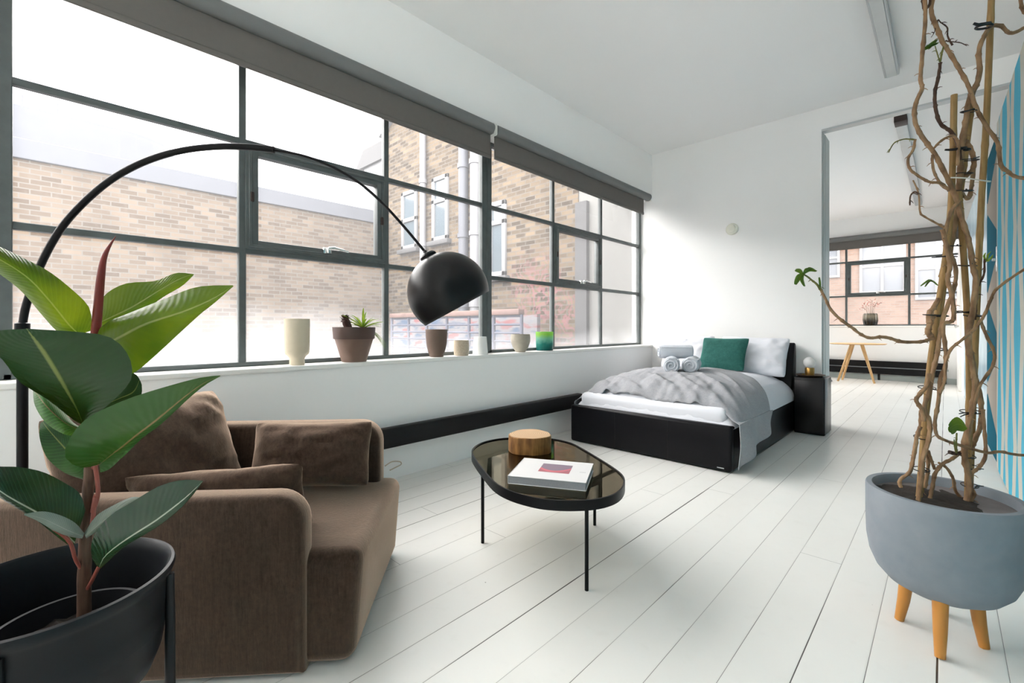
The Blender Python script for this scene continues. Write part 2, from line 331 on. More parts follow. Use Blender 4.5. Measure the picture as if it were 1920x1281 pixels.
def mat_ombre(name, stops, z0, z1, rough=0.15, transl=0.3):
    g = NT(name)
    sp = g.n('SeparateXYZ'); g.t.links.new(g.coord(), sp.inputs[0])
    zz = g.math('ADD', g.ramp(sp.outputs[2], z0, z1), g.math('MULTIPLY', g.math('SUBTRACT', g.noise(22, 3), .5), .25))
    r = g.n('ValToRGB'); g.set(r.inputs[0], zz)
    els = r.color_ramp.elements
    els[0].position = stops[0][0]; els[0].color = (*stops[0][1], 1); els[1].position = stops[-1][0]; els[1].color = (*stops[-1][1], 1)
    for p, c in stops[1:-1]:
        e = els.new(p); e.color = (*c, 1)
    tl = g.n('BsdfTranslucent'); g.t.links.new(r.outputs[0], tl.inputs[0])
    return g.done(g.mixs(transl, g.bsdf(r.outputs[0], rough), tl.outputs[0]))
M['green_glass'] = mat_ombre('green_ombre_glass', [(0.0, (0.004, 0.09, 0.085)), (0.35, (0.03, 0.27, 0.22)), (0.62, (0.25, 0.55, 0.45)), (0.85, (0.35, 0.62, 0.12)), (1.0, (0.35, 0.62, 0.16))], 0.0, 0.19, 0.1, 0.5)
M['smoke_vase'] = mat_ombre('smoky_ribbed_glass', [(0.0, (0.006, 0.006, 0.006)), (0.3, (0.02, 0.018, 0.014)), (0.75, (0.30, 0.27, 0.20)), (1.0, (0.13, 0.11, 0.08))], 0.0, 0.27, 0.15, 0.3)

def mat_globe():
    g = NT('opal_glass')
    tl = g.n('BsdfTranslucent'); tl.inputs[0].default_value = (.9, .9, .9, 1)
    return g.done(g.mixs(0.35, g.bsdf((0.86, 0.86, 0.85), 0.15), tl.outputs[0]))
M['opal'] = mat_globe()
def mat_cover():
    g = NT('cover_picture_print')
    uv = g.n('UVMap'); sp = g.n('SeparateXYZ'); g.t.links.new(uv.outputs[0], sp.inputs[0]); u, v = sp.outputs[0], sp.outputs[1]
    du = g.math('SUBTRACT', u, 0.45)
    arc = g.math('MULTIPLY_ADD', g.math('MULTIPLY', du, du), 1.5, 0.22)
    k = g.math('GREATER_THAN', v, arc); k2 = g.math('GREATER_THAN', v, g.math('ADD', arc, -0.16))
    col = g.mix(k2, (0.34, 0.10, 0.13), (0.56, 0.13, 0.17)); col = g.mix(k, col, (0.20, 0.15, 0.20))
    return g.done(g.bsdf(col, 0.35))
M['cover'] = mat_cover()

# ------------------------------------------------------------------ mesh helpers
ORG = {}
def link(o): COL.objects.link(o); return o
def tag(o, label=None, cat=None, group=None, kind=None):
    if label: o['label'] = label
    if cat: o['category'] = cat
    if group: o['group'] = group
    if kind: o['kind'] = kind
    return o
def thing(name, loc, label, cat, group=None):
    o = link(bpy.data.objects.new(name, None)); o.empty_display_size = 0.05
    o.location = loc; ORG[o.name] = Vector(loc); tag(o, label, cat, group); return o
def base(bm, org): bmesh.ops.translate(bm, verts=bm.verts, vec=-org)
def obj(name, bm, mat, parent=None, loc=None, smooth=True, label=None):
    """bm is in world coordinates; a part lives in its thing's frame, a single mesh in a frame at loc"""
    org = ORG[parent.name] if parent else Vector(loc if loc is not None else (0, 0, 0))
    base(bm, org)
    me = bpy.data.meshes.new(name); bm.to_mesh(me); bm.free()
    for p in me.polygons: p.use_smooth = smooth
    mats = mat if isinstance(mat, (list, tuple)) else [mat]
    for m in mats: me.materials.append(m)
    if smooth and hasattr(me, 'set_sharp_from_angle'): me.set_sharp_from_angle(angle=math.radians(38))
    o = link(bpy.data.objects.new(name, me))
    if parent: o.parent = parent; ORG[o.name] = org
    else: o.location = org; ORG[o.name] = org
    if label: o['label'] = label
    return o
def struct(name, bm, mat, smooth=False):
    return tag(obj(name, bm, mat, None, None, smooth), kind='structure')
NB = bmesh.new
def box(bm, x0, x1, y0, y1, z0, z1, bev=0.0, seg=2, mi=0, frame=None):
    vs = [Vector((x, y, z)) for x in (x0, x1) for y in (y0, y1) for z in (z0, z1)]
    if frame: vs = [frame(*v) for v in vs]
    v = [bm.verts.new(p) for p in vs]
    fs = []
    for q in ((0, 1, 3, 2), (4, 6, 7, 5), (0, 4, 5, 1), (2, 3, 7, 6), (0, 2, 6, 4), (1, 5, 7, 3)):
        f = bm.faces.new([v[i] for i in q]); f.material_index = mi; fs.append(f)
    bmesh.ops.recalc_face_normals(bm, faces=fs)
    if bev:
        es = list({e for f in fs for e in f.edges})
        bmesh.ops.bevel(bm, geom=es, offset=bev, segments=seg, profile=0.5, affect='EDGES')
    return bm
def crom(pts, n):
    """n samples along a Catmull-Rom through pts (tuples or Vectors of any size)"""
    P_ = [tuple(p) for p in pts]; m = len(P_)
    out = []
    for i in range(n):
        s = i / (n - 1) * (m - 1); k = min(int(s), m - 2); f = s - k
        a, b, c, d = P_[max(k - 1, 0)], P_[k], P_[k + 1], P_[min(k + 2, m - 1)]
        out.append(tuple(0.5 * (2 * b[j] + (c[j] - a[j]) * f + (2 * a[j] - 5 * b[j] + 4 * c[j] - d[j]) * f * f + (3 * b[j] - a[j] - 3 * c[j] + d[j]) * f ** 3) for j in range(len(b))))
    return out
def tube(bm, pts, r, seg=10, cap=True, mi=0, knots=0.0):
    pts = [Vector(p) for p in pts]; n = len(pts)
    rr = r if isinstance(r, (list, tuple)) else [r] * n
    t = (pts[1] - pts[0]).normalized()
    nrm = t.orthogonal().normalized(); rings = []
    for i in range(n):
        tt = (pts[min(i + 1, n - 1)] - pts[max(i - 1, 0)])
        tt = tt.normalized() if tt.length > 1e-9 else t
        nrm = (nrm - tt * nrm.dot(tt)); nrm = nrm.normalized() if nrm.length > 1e-6 else tt.orthogonal().normalized()
        bn = tt.cross(nrm); t = tt
        ring = []
        for k in range(seg):
            a = 2 * PI * k / seg; rad = rr[i] * (1 + knots * noise.noise(pts[i] * 60 + Vector((math.cos(a), math.sin(a), 0))))
            ring.append(bm.verts.new(pts[i] + nrm * math.cos(a) * rad + bn * math.sin(a) * rad))
        rings.append(ring)
    for i in range(n - 1):
        for k in range(seg):
            f = bm.faces.new((rings[i][k], rings[i][(k + 1) % seg], rings[i + 1][(k + 1) % seg], rings[i + 1][k])); f.material_index = mi
    if cap:
        for rg in (rings[0][::-1], rings[-1]):
            try: f = bm.faces.new(rg); f.material_index = mi
            except ValueError: pass
    return bm
def lathe(bm, prof, c, seg=48, axis=None, mi=0, squash=None):
    """prof: (r, h) list; c: base point; axis: unit vector (default up)"""
    ax = Vector(axis).normalized() if axis is not None else Vector((0, 0, 1))
    e1 = ax.orthogonal().normalized(); e2 = ax.cross(e1); c = Vector(c); rings = []
    for r, h in prof:
        if r < 1e-6: rings.append([bm.verts.new(c + ax * h)])
        else: rings.append([bm.verts.new(c + ax * h + (e1 * math.cos(2 * PI * k / seg) + e2 * math.sin(2 * PI * k / seg)) * r) for k in range(seg)])
    for a, b in zip(rings[:-1], rings[1:]):
        for k in range(seg):
            k2 = (k + 1) % seg
            if len(a) == 1 and len(b) == 1: break
            if len(a) == 1: q = (a[0], b[k2], b[k])
            elif len(b) == 1: q = (a[k], a[k2], b[0])
            else: q = (a[k], a[k2], b[k2], b[k])
            f = bm.faces.new(q); f.material_index = mi
    bmesh.ops.recalc_face_normals(bm, faces=bm.faces)
    return bm
def prism(bm, pts, z0, z1, bev=0.0, mi=0, frame=None):
    lo = [bm.verts.new(frame(p[0], p[1], z0) if frame else (p[0], p[1], z0)) for p in pts]
    hi = [bm.verts.new(frame(p[0], p[1], z1) if frame else (p[0], p[1], z1)) for p in pts]
    n = len(pts); fs = [bm.faces.new(lo[::-1]), bm.faces.new(hi)]
    for k in range(n): fs.append(bm.faces.new((lo[k], lo[(k + 1) % n], hi[(k + 1) % n], hi[k])))
    for f in fs: f.material_index = mi
    bmesh.ops.recalc_face_normals(bm, faces=fs)
    if bev:
        es = list(set(fs[0].edges) | set(fs[1].edges))
        bmesh.ops.bevel(bm, geom=es, offset=bev, segments=3, profile=0.5, affect='EDGES')
    return bm
def grid(bm, fn, nu, nv, uv=False, closed=False):
    vs = [[bm.verts.new(fn(i / (nu - 1), j / (nv - 1))) for j in range(nv)] for i in range(nu)]
    lay = bm.loops.layers.uv.verify() if uv else None
    for i in range(nu - 1):
        for j in range(nv - 1):
            f = bm.faces.new((vs[i][j], vs[i + 1][j], vs[i + 1][j + 1], vs[i][j + 1]))
            if uv:
                for lp, (a, b) in zip(f.loops, ((i, j), (i + 1, j), (i + 1, j + 1), (i, j + 1))): lp[lay].uv = (a / (nu - 1), b / (nv - 1))
    return vs
def pillow(bm, c, ex, ey, w, h, th, ear=0.10, seed=0, wr=0.006, n=30, power=0.55, sag=0.0):
    """a stuffed cushion: two faces meeting at a seam, pinched corners, soft wrinkles"""
    c = Vector(c); ex = Vector(ex).normalized(); ey = Vector(ey); ey = (ey - ex * ey.dot(ex)).normalized(); ez = ex.cross(ey)
    rim = {}
    for side in (1, -1):
        vs = []
        for i in range(n + 1):
            row = []
            for j in range(n + 1):
                a = math.sin((i / n - .5) * PI); b = math.sin((j / n - .5) * PI)
                edge = i in (0, n) or j in (0, n)
                if edge and (i, j) in rim: row.append(rim[(i, j)]); continue
                x = a * (1 - ear * (1 - b * b) * abs(a) ** 3); y = b * (1 - ear * (1 - a * a) * abs(b) ** 3)
                cr = 1 - .055 * (a * b) ** 6; x *= cr; y *= cr
                t = max(0, (1 - a ** 4) * (1 - b ** 4)) ** power * (0.75 + 0.25 * (1 - a * a) * (1 - b * b))
                p = c + ex * (x * w / 2) + ey * (y * h / 2 - sag * (1 - a * a) * (b + 1) / 2) + ez * (side * t * th / 2)
                q = Vector((a * 3 + seed, b * 3, side * 2.0))
                fold = noise.noise(q * 1.6) * wr + noise.noise(Vector((a * 9 + seed, b * 4, side))) * wr * 0.6 * (abs(a) ** 2 + abs(b) ** 2) * .5
                p += ez * side * fold * t ** 0.5
                v = bm.verts.new(p); row.append(v)
                if edge: rim[(i, j)] = v
            vs.append(row)
        for i in range(n):
            for j in range(n):
                q = [vs[i][j], vs[i + 1][j], vs[i + 1][j + 1], vs[i][j + 1]]
                bm.faces.new(q if side == 1 else q[::-1])
    return bm
def leaf(bm, L, Mi, R, n=18, thick=0.0014, cross=9):
    """leaf blade from its left edge, midrib and right edge, each a list of (photo x, photo y, distance)"""
    l, m, r = ([at(*p) for p in crom(q, n)] for q in (L, Mi, R))
    def fn(a, b):
        i = round(a * (n - 1)); s = b * 2 - 1
        return m[i] + (r[i] - l[i]) * (s / 2) + ((r[i] + l[i]) / 2 - m[i]) * (s * s)
    grid(bm, fn, n, cross, uv=True)
    return bm
def blade(bm, base_p, dirv, length, width, droop=0.2, n=8, side=None, fold=0.15):
    d = Vector(dirv).normalized(); s = Vector(side) if side is not None else d.cross(Vector((0, 0, 1)))
    s = (s - d * s.dot(d)).normalized(); up = s.cross(d); b0 = Vector(base_p)
    def fn(a, b):
        w = width * (math.sin(PI * min(1, a * 0.92 + 0.08)) ** 0.7) * (1 - a * 0.15) / 2; q = b * 2 - 1
        return b0 + d * (length * a) - Vector((0, 0, 1)) * (droop * length * a * a) + s * (q * w) + up * (abs(q) * w * fold)
    grid(bm, fn, n, 5, uv=True); return bm
# ================================================================== THE ROOM
ZC = 3.46                     # ceiling
XW = -2.91; XG = -3.10        # wall face, glass plane
YB = 5.84                     # partition face
YF = 12.2                     # far window wall face
YN = -3.2                     # wall behind the camera
XR = 2.6
bm = NB(); box(bm, XW - 0.35, XR + 0.1, YN - 0.1, YF + 0.35, -0.08, 0.0); struct('floor', bm, M['floor'])
bm = NB(); box(bm, XW - 0.35, XR + 0.1, YN - 0.1, YF + 0.35, ZC, ZC + 0.12); struct('ceiling', bm, M['ceiling'])
SILL_Z = 0.862; HEAD_Z = 2.83
bm = NB()
box(bm, XW - 0.30, XW, YN, YF + .3, 0, SILL_Z - 0.03)
box(bm, XW - 0.30, XW, YN, YF + .3, HEAD_Z, ZC)
for y0, y1 in ((YN, -3.06), (YB, YB + 0.45), (YF - 0.1, YF + .3)): box(bm, XW - 0.30, XW, y0, y1, SILL_Z - 0.03, HEAD_Z)
struct('wall_left', bm, M['wall'])
bm = NB(); box(bm, XW - 0.30, XW + 0.012, YN + .1, YB - .0, SILL_Z - 0.03, SILL_Z, 0.006); struct('trim_1', bm, M['sill'])
bm = NB(); box(bm, XW - 0.30, XW + 0.012, YB + .45, YF - .1, SILL_Z - 0.03, SILL_Z, 0.006); struct('trim_2', bm, M['sill'])
bm = NB(); box(bm, XW - .3, XR, YN - 0.1, YN, 0, ZC); struct('wall_front', bm, M['wall'])
bm = NB(); box(bm, XR, XR + 0.1, YN, YF + .3, 0, 0.83); box(bm, XR, XR + .1, YN, YF + .3, 3.05, ZC)
box(bm, XR, XR + .1, YN, -3.0, .83, 3.05); box(bm, XR, XR + .1, 0.03, YF + .3, .83, 3.05); struct('wall_side', bm, M['wall'])  # opening left for the added fill window
# partition behind the bed: wall, end channel and the door head with its track
XP = -0.962
TRACK_Z = 3.205
bm = NB(); box(bm, XW, XP, YB, YB + 0.12, 0, ZC); box(bm, XP, XR, YB, YB + 0.10, TRACK_Z + 0.02, ZC)
struct('wall_back', bm, M['wall'])
bm = NB(); box(bm, XP - 0.16, XP + 0.015, YB + 0.12, YB + 0.36, 0, TRACK_Z, 0.004); box(bm, XP - 0.004, XP + 0.012, YB + 0.03, YB + 0.12, 0, TRACK_Z, 0.003)
struct('trim_3', bm, M['jamb'])
bm = NB(); box(bm, XP, XR, YB - 0.008, YB + 0.09, TRACK_Z, TRACK_Z + 0.022, 0.003); struct('trim_4', bm, M['alu'])
# far window wall
SF = 1.135; HF = 2.86
bm = NB()
box(bm, XW, XR, YF, YF + 0.3, 0, SF - 0.03); box(bm, XW, XR, YF, YF + 0.3, HF, ZC)
box(bm, XW, -2.9, YF, YF + .3, SF - .03, HF); box(bm, 1.2, XR, YF, YF + .3, SF - .03, HF)
struct('wall_far', bm, M['wall'])
bm = NB(); box(bm, -2.9, 1.2, YF - 0.012, YF + 0.3, SF - 0.03, SF, 0.006); struct('trim_5', bm, M['sill'])
bm = NB(); box(bm, -2.8, 0.2, YF - 0.03, YF, 0.0, 0.11, 0.004); struct('baseboard_far', bm, M['jamb'])

# painted screen wall on the right, standing lower than the ceiling
def mur(a, y, z): return Vector((0.384 - 0.0183 * y + a, y, z))       # a: distance behind the face
HM = 2.68
bm = NB()
box(bm, 0.0, 0.09, -1.5, 4.24, 0, HM, frame=mur, mi=0)
box(bm, 0.02, 0.09, 5.14, 6.27, 0, HM, frame=mur, mi=1)
box(bm, 0.02, 0.09, 6.27, 10.2, 0, HM, frame=mur, mi=2)
box(bm, 0.02, 0.09, 10.2, YF, 0, HM, frame=mur, mi=3)
bm.normal_update(); struct('wall_right', bm, [M['mural'], M['teal'], M['far_mural'], M['wall']])
bm = NB(); box(bm, 0.0, 0.05, 4.245, 5.14, 0.008, HM, 0.003, frame=mur); d1 = struct('door_1', bm, M['mural'])
bm = NB(); box(bm, -0.008, 0.002, 5.07, 5.105, 1.53, 1.72, 0.003, frame=mur); lathe(bm, [(0, 0), (.012, 0), (.012, .03), (0, .03)], mur(-0.03, 5.087, 1.62), 12, (1, 0, 0))
obj('door_handle', bm, M['chrome'], d1)
bm = NB(); box(bm, -0.012, 0.02, 10.9, 11.75, 0.006, 2.1, 0.004, frame=mur); d2 = struct('door_2', bm, M['sill'])
bm = NB(); lathe(bm, [(0, 0), (.03, .01), (.032, .03), (.018, .045), (.018, .06)], mur(-0.07, 11.0, 1.12), 16, (1, 0, 0)); obj('door_knob', bm, M['chrome'], d2)

# ------------------------------------------------------------------ steel windows
RZ = (1.567, 2.228)
def bar(bm, fr, a0, a1, z0, z1, d=0.028, bev=0.004):
    box(bm, -d, d, a0, a1, z0, z1, bev, 1, frame=fr)
def steel_window(name, fr, ys, zb, zt, rails, casement, pane_mat, end_w=(0.03, 0.03)):
    """fr(out, along, up); ys: vertical bars incl. both ends; casement: (column, row)"""
    bm = NB()
    bar(bm, fr, ys[0] - end_w[0], ys[0] + end_w[0], zb, zt); bar(bm, fr, ys[-1] - end_w[1], ys[-1] + end_w[1], zb, zt)
    bar(bm, fr, ys[0], ys[-1], zb, zb + 0.028); bar(bm, fr, ys[0], ys[-1], zt - 0.03, zt)
    w = struct(name, bm, M['steel_paint'], True)
    for y in ys[1:-1]:
        bm = NB(); bar(bm, fr, y - 0.020, y + 0.020, zb + .02, zt - .02, 0.022); obj('glazing_bar', bm, M['steel_paint'], w)
    for z in rails:
        bm = NB(); bar(bm, fr, ys[0], ys[-1], z - 0.018, z + 0.018, 0.020); obj('glazing_bar', bm, M['steel_paint'], w)
    zz = [zb] + list(rails) + [zt]
    for i in range(len(ys) - 1):
        for j in range(len(zz) - 1):
            y0, y1, z0, z1 = ys[i], ys[i + 1], zz[j], zz[j + 1]
            if (i, j) == casement:
                bm = NB(); q = 0.085
                for a in ((y0 + .012, y0 + q, z0 + .012, z1 - .012), (y1 - q, y1 - .012, z0 + .012, z1 - .012)): box(bm, -0.034, 0.03, *a, 0.006, 2, frame=fr)
                for a in ((y0 + .02, y1 - .02, z0 + .012, z0 + .070), (y0 + .02, y1 - .02, z1 - .070, z1 - .012)): box(bm, -0.033, 0.03, *a, 0.006, 2, frame=fr)
                for a in ((y0 + .03, y0 + .05, z0 + .03, z1 - .03), (y1 - .05, y1 - .03, z0 + .03, z1 - .03)): box(bm, -0.042, 0.0, *a, 0.004, 1, frame=fr)
                for a in ((y0 + .03, y1 - .03, z0 + .026, z0 + .042), (y0 + .03, y1 - .03, z1 - .042, z1 - .026)): box(bm, -0.042, 0.0, *a, 0.004, 1, frame=fr)
                c = obj('casement', bm, M['steel_paint'], w)
                bm = NB(); box(bm, -0.003, 0.003, y0 + .07, y1 - .07, z0 + .06, z1 - .06, frame=fr); obj('pane', bm, pane_mat, c, smooth=False)
                ym = (y0 + y1) / 2 + .02; zh = z0 + .055
                bm = NB(); box(bm, -0.055, -0.03, ym - .03, ym + .03, zh - .02, zh + .02, 0.006, 2, frame=fr)
                tube(bm, [fr(-.05, ym, zh), fr(-.085, ym, zh + .012), fr(-.09, ym + .03, zh + .018), fr(-.085, ym + .13, zh + .004)], [.012, .012, .010, .007], 10)
                lathe(bm, [(0, -.02), (.018, -.02), (.018, .012), (0, .012)], fr(-.07, ym, zh), 14)
                obj('handle', bm, M['chrome'], c)
                for yy in (y0 + .048, y1 - .048):
                    bm = NB(); box(bm, -0.047, -0.03, yy - .011, yy + .011, (z0 + z1) / 2 - .03, (z0 + z1) / 2 + .03, 0.004, 1, frame=fr); obj('pivot_hinge', bm, M['hinge'], c)
            else:
                bm = NB(); box(bm, -0.003, 0.003, y0 + .015, y1 - .015, z0 + .014, z1 - .014, frame=fr); obj('pane', bm, pane_mat, w, smooth=False)
    return w
def fr_left(o, a, z): return Vector((XG - o, a, z))
def fr_far(o, a, z): return Vector((a, YF + 0.19 + o, z))
steel_window('window_1', fr_left, (-0.098, 0.870, 1.850, 2.863), SILL_Z, HEAD_Z, RZ, (1, 1), M['pane'])
steel_window('window_2', fr_left, (2.863 + .061, 3.888, 4.84, 5.812), SILL_Z, HEAD_Z, RZ, (1, 1), M['pane'], (0.03, 0.02))
steel_window('window_3', fr_left, (-3.03, -2.05, -1.08, -0.160), SILL_Z, HEAD_Z, RZ, (1, 1), M['pane'])  # bay carrying on the window row behind the camera, added for daylight
steel_window('window_4', fr_left, (6.32, 7.25, 8.2, 9.15), SILL_Z, HEAD_Z, RZ, (1, 1), M['pane'])  # unseen bay of the far room, added to light it
steel_window('window_5', fr_left, (9.21, 10.2, 11.15, 12.07), SILL_Z, HEAD_Z, RZ, (1, 1), M['pane'])  # second unseen far-room bay, also added for its daylight
def fr_side(o, a, z): return Vector((XR + 0.05 + o, a, z))
steel_window('fill_window', fr_side, (-2.97, -1.5, 0.0), 0.83, 3.05, (1.57, 2.3), (1, 1), M['pane_far'])  # unseen window added on this side to brighten the room walls
def fx(u): return on_y(u, 500, YF + .19).x
vx = [fx(1587) , fx(1705)]
st = vx[1] - vx[0]
steel_window('window_6', fr_far, (-2.87, vx[0], vx[1], vx[1] + st * .93, 1.17), SF, HF, (on_y(1645, 554, YF + .19).z, on_y(1645, 488, YF + .19).z), (1, 1), M['pane_far'])

# ------------------------------------------------------------------ roller blinds
def blind(y0, y1, fr, drop, label, roll_z=2.825, i0=.012, i1=.012, cords=True, r=0.048, off=0.055):
    t = thing('roller_blind', fr(0, (y0 + y1) / 2, roll_z), label, 'blind', 'grey roller blinds')
    bm = NB(); tube(bm, [fr(-off, y0 + .012, roll_z), fr(-off, y1 - .012, roll_z)], r, 24); obj('roller_tube', bm, M['roller'], t)
    bm = NB(); box(bm, -off + .012, -off + .016, y0 + i0, y1 - i1, drop, roll_z, frame=lambda a, b, c: fr(a, b, c)); obj('blind_fabric', bm, M['blind'], t, smooth=False)
    bm = NB(); box(bm, -off + .004, -off + .024, y0 + i0, y1 - i1, drop - .004, drop + .030, 0.008, 3, frame=fr); obj('bottom_bar', bm, M['blind'], t)
    for y in (y0, y1):
        bm = NB(); box(bm, -off - .03, 0.0, y - .004, y + .008, roll_z - .05, roll_z + .05, 0.012, 2, frame=fr); obj('bracket', bm, M['white_plastic'], t)
    if cords:
        bm = NB()
        for dy in (-.012, .012): tube(bm, [fr(-off + dy, y1 - .015, roll_z), fr(-off + dy * 1.2, y1 - .012, 1.2)], 0.0016, 6)
        tube(bm, crom([fr(-off - .0144, y1 - .012, 1.2), fr(-off, y1 - .012, 1.18), fr(-off + .0144, y1 - .012, 1.2)], 7), .0016, 6)
        obj('pull_cord', bm, M['white_plastic'], t)
    return t
def fr_wall(o, a, z): return Vector((XW - o, a, z))
def fr_wallf(o, a, z): return Vector((a, YF + o, z))
blind(-0.09, 2.752, fr_wall, 2.574, 'grey roller blind over the near half of the long window, above the arc lamp', cords=False)
blind(2.775, 5.64, fr_wall, 2.582, 'grey roller blind over the half of the long window nearest the bed', i1=.12)
blind(-2.85, 1.15, fr_wallf, 2.79, 'grey roller blind over the window in the far room', roll_z=3.02, cords=False, r=.055)

# ------------------------------------------------------------------ skirting radiators
bm = NB(); box(bm, XW + .030, XW + 0.100, -2.6, 4.05, 0.252, 0.392, 0.012, 3)
t = thing('skirting_radiator', (XW + .04, 1.0, .25), 'long low black radiator running along the white wall under the window', 'radiator', 'black skirting radiators')
obj('radiator_body', bm, M['radiator'], t)
for y in (-2.2, -0.6, 1.2, 2.9):
    bm = NB(); box(bm, XW + .001, XW + 0.035, y - .03, y + .03, 0.26, 0.36, 0.004); obj('bracket', bm, M['radiator'], t)
t = thing('skirting_radiator', (-0.8, YF - .05, .12), 'double black pipe radiator under the far room window', 'radiator', 'black skirting radiators')
for z0, z1 in ((0.13, 0.255), (0.275, 0.40)):
    bm = NB(); box(bm, -2.7, 0.02, YF - .11, YF - .03, z0, z1, 0.014, 3); obj('radiator_body', bm, M['radiator'], t)
bm = NB(); box(bm, -2.7, 0.05, YF - .06, YF - .03, .245, .285); obj('joint_strip', bm, M['alu'], t, smooth=False)
for x in (-2.3, -1.0, 0.0):
    bm = NB(); box(bm, x - .02, x + .02, YF - .05, YF - .032, 0.0, 0.2, 0.004); obj('bracket', bm, M['radiator'], t)

# ------------------------------------------------------------------ ceiling lights, wall alarm
t = thing('ceiling_light', (-0.352, 3.9, ZC), 'long slim grey batten light on the ceiling of the bedroom, unlit', 'light', 'batten ceiling lights')
bm = NB(); box(bm, -0.405, -0.300, 2.3, 5.42, ZC - .062, ZC - .004, 0.006, 2); obj('housing', bm, M['alu'], t)
bm = NB(); box(bm, -0.392, -0.313, 2.31, 5.41, ZC - .068, ZC - .058, 0.004, 1); obj('diffuser', bm, M['alu'], t)
t = thing('ceiling_light', (-0.36, 9.0, ZC), 'long slim grey batten light on the ceiling of the far room', 'light', 'batten ceiling lights')
bm = NB(); box(bm, -0.41, -0.31, 6.80, 11.5, ZC - .062, ZC - .004, 0.006, 2); obj('housing', bm, M['alu'], t)
bm = NB(); box(bm, -0.415, -0.305, 6.62, 6.80, ZC - .075, ZC - .004, 0.006, 2); obj('end_cap', bm, M['hinge'], t)
c = on_y(1373, 430, YB)
t = thing('smoke_alarm', c, 'small round cream alarm on the white wall above the bed', 'alarm')
bm = NB(); lathe(bm, [(0, 0), (.070, 0), (.072, .012), (.062, .028), (.048, .032)], c, 32, (0, -1, 0)); obj('backplate', bm, M['cream_plastic'], t)
bm = NB(); lathe(bm, [(.048, .028), (.046, .044), (.02, .052), (.012, .05), (0, .049)], c, 32, (0, -1, 0)); obj('cover', bm, M['cream_plastic'], t)

# ================================================================== OUTSIDE
bm = NB(); box(bm, -40, XW - 0.32, -20, 30, -0.4, 0.30); struct('ground', bm, M['ground'])
bm = NB(); box(bm, -40, 40, YF + 0.32, 40, -0.4, 0.0); struct('ground', bm, M['ground'])
t = thing('brick_wall', (-10.2, -2, .3), 'long yellow brick wall with a blue-grey coping across the yard', 'wall')
bm = NB(); box(bm, -10.4, -10.0, -16, 6.0, 0.3, 3.62); obj('brickwork', bm, M['brick_y'], t, smooth=False)
bm = NB(); box(bm, -10.45, -9.95, -16, 6.0, 3.62, 3.92, 0.01); obj('coping', bm, M['concrete_ext'], t, smooth=False)
t = thing('plant_room', (-17, -5, .3), 'pale grey rendered block with a rounded end above the brick wall', 'building')
pts = [(-19, -22), (-16, -22), (-16, 1.6)] + [(-16 - 1.5 + 1.5 * math.cos(a), 1.6 + 1.4 * math.sin(a)) for a in [k * PI / 12 for k in range(1, 7)]] + [(-19, 3.0)]
bm = NB(); prism(bm, pts, .3, 6.42); obj('wall', bm, M['concrete_ext'], t, smooth=False)
for y in (-11.5, -3.2, -1.2, -.2, 0.4):
    bm = NB(); tube(bm, [(-16.1, y, 6.42), (-16.1, y, 6.72)], .025, 8); obj('roof_post', bm, M['dark_pipe_ext'], t)
# brick house closing the yard
YH = 6.05
t = thing('brick_house', (-7.5, YH, .3), 'old brick house with white sash windows and pink graffiti across the yard', 'building')
x_l = on_y(722, 400, YH).x; x_m = on_y(1084, 400, YH).x
bm = NB()
prism(bm, [(x_l, .3), (x_m, .3), (x_m, 8.2), (x_l + 1.6, 8.2), (x_l + 1.0, 6.5), (x_l, 5.9)], 0, 0.5, frame=lambda a, b, c: Vector((a, YH + c, b)))
obj('brickwork', bm, M['brick_x'], t, smooth=False)
bm = NB(); prism(bm, [(x_l - .15, 5.86), (x_l + 1.0, 6.46), (x_l + 1.65, 8.2), (x_l + 1.65, 8.35), (x_l + .95, 6.62), (x_l - .15, 6.02)], -0.1, 0.5, frame=lambda a, b, c: Vector((a, YH + c, b))); obj('verge', bm, M['white_ext'], t, smooth=False)
bm = NB(); box(bm, x_m, -3.3, YH + .02, YH + .5, .3, 8.2); obj('rendered_bay', bm, M['white_render'], t, smooth=False)
bm = NB(); box(bm, x_m - .02, x_m + .20, YH - .06, YH + .02, .3, 3.1); obj('pilaster', bm, M['stone_ext'], t, smooth=False)
# chimney-like white corner pier
bm = NB(); x0 = on_y(684, 400, YH).x; box(bm, x0, x_l + .02, YH - .02, YH + .5, .3, 5.3); obj('corner_pier', bm, M['white_ext'], t, smooth=False)
bm = NB(); prism(bm, [(x0 - .35, 5.3), (x_l + .05, 5.3), (x_l + .05, 5.75), (x0 + .1, 5.75)], -.1, .5, frame=lambda a, b, c: Vector((a, YH + c, b))); obj('pier_cap', bm, M['stone_ext'], t, smooth=False)
def sash(u0, u1, v0, v1, split, dark=False):
    a = on_y(u0, v0, YH); b = on_y(u1, v1, YH); za, zb = b.z, a.z
    xa, xb = a.x, b.x; f = 0.09
    bm = NB()
    box(bm, xa, xa + f, YH - .05, YH + .05, za, zb, .008); box(bm, xb - f, xb, YH - .05, YH + .05, za, zb, .008)
    zs = za + (zb - za) * split
    for z in (za, zs - f / 2, zb - f): box(bm, xa, xb, YH - .05, YH + .05, z, z + f, .008)
    w = obj('window', bm, M['white_ext'], t)
    bm = NB(); box(bm, xa + .04, xb - .04, YH - .012, YH + .02, za + .04, zb - .04); obj('glass', bm, M['glass_ext'], w, smooth=False)
    bm = NB(); box(bm, xa - .08, xb + .08, YH - .12, YH + .02, za - .10, za, .01); obj('window_sill', bm, M['stone_ext'], w)
sash(755, 784, 363, 464, .5); sash(812, 842, 336, 448, .62); sash(918, 950, 383, 517, .72)
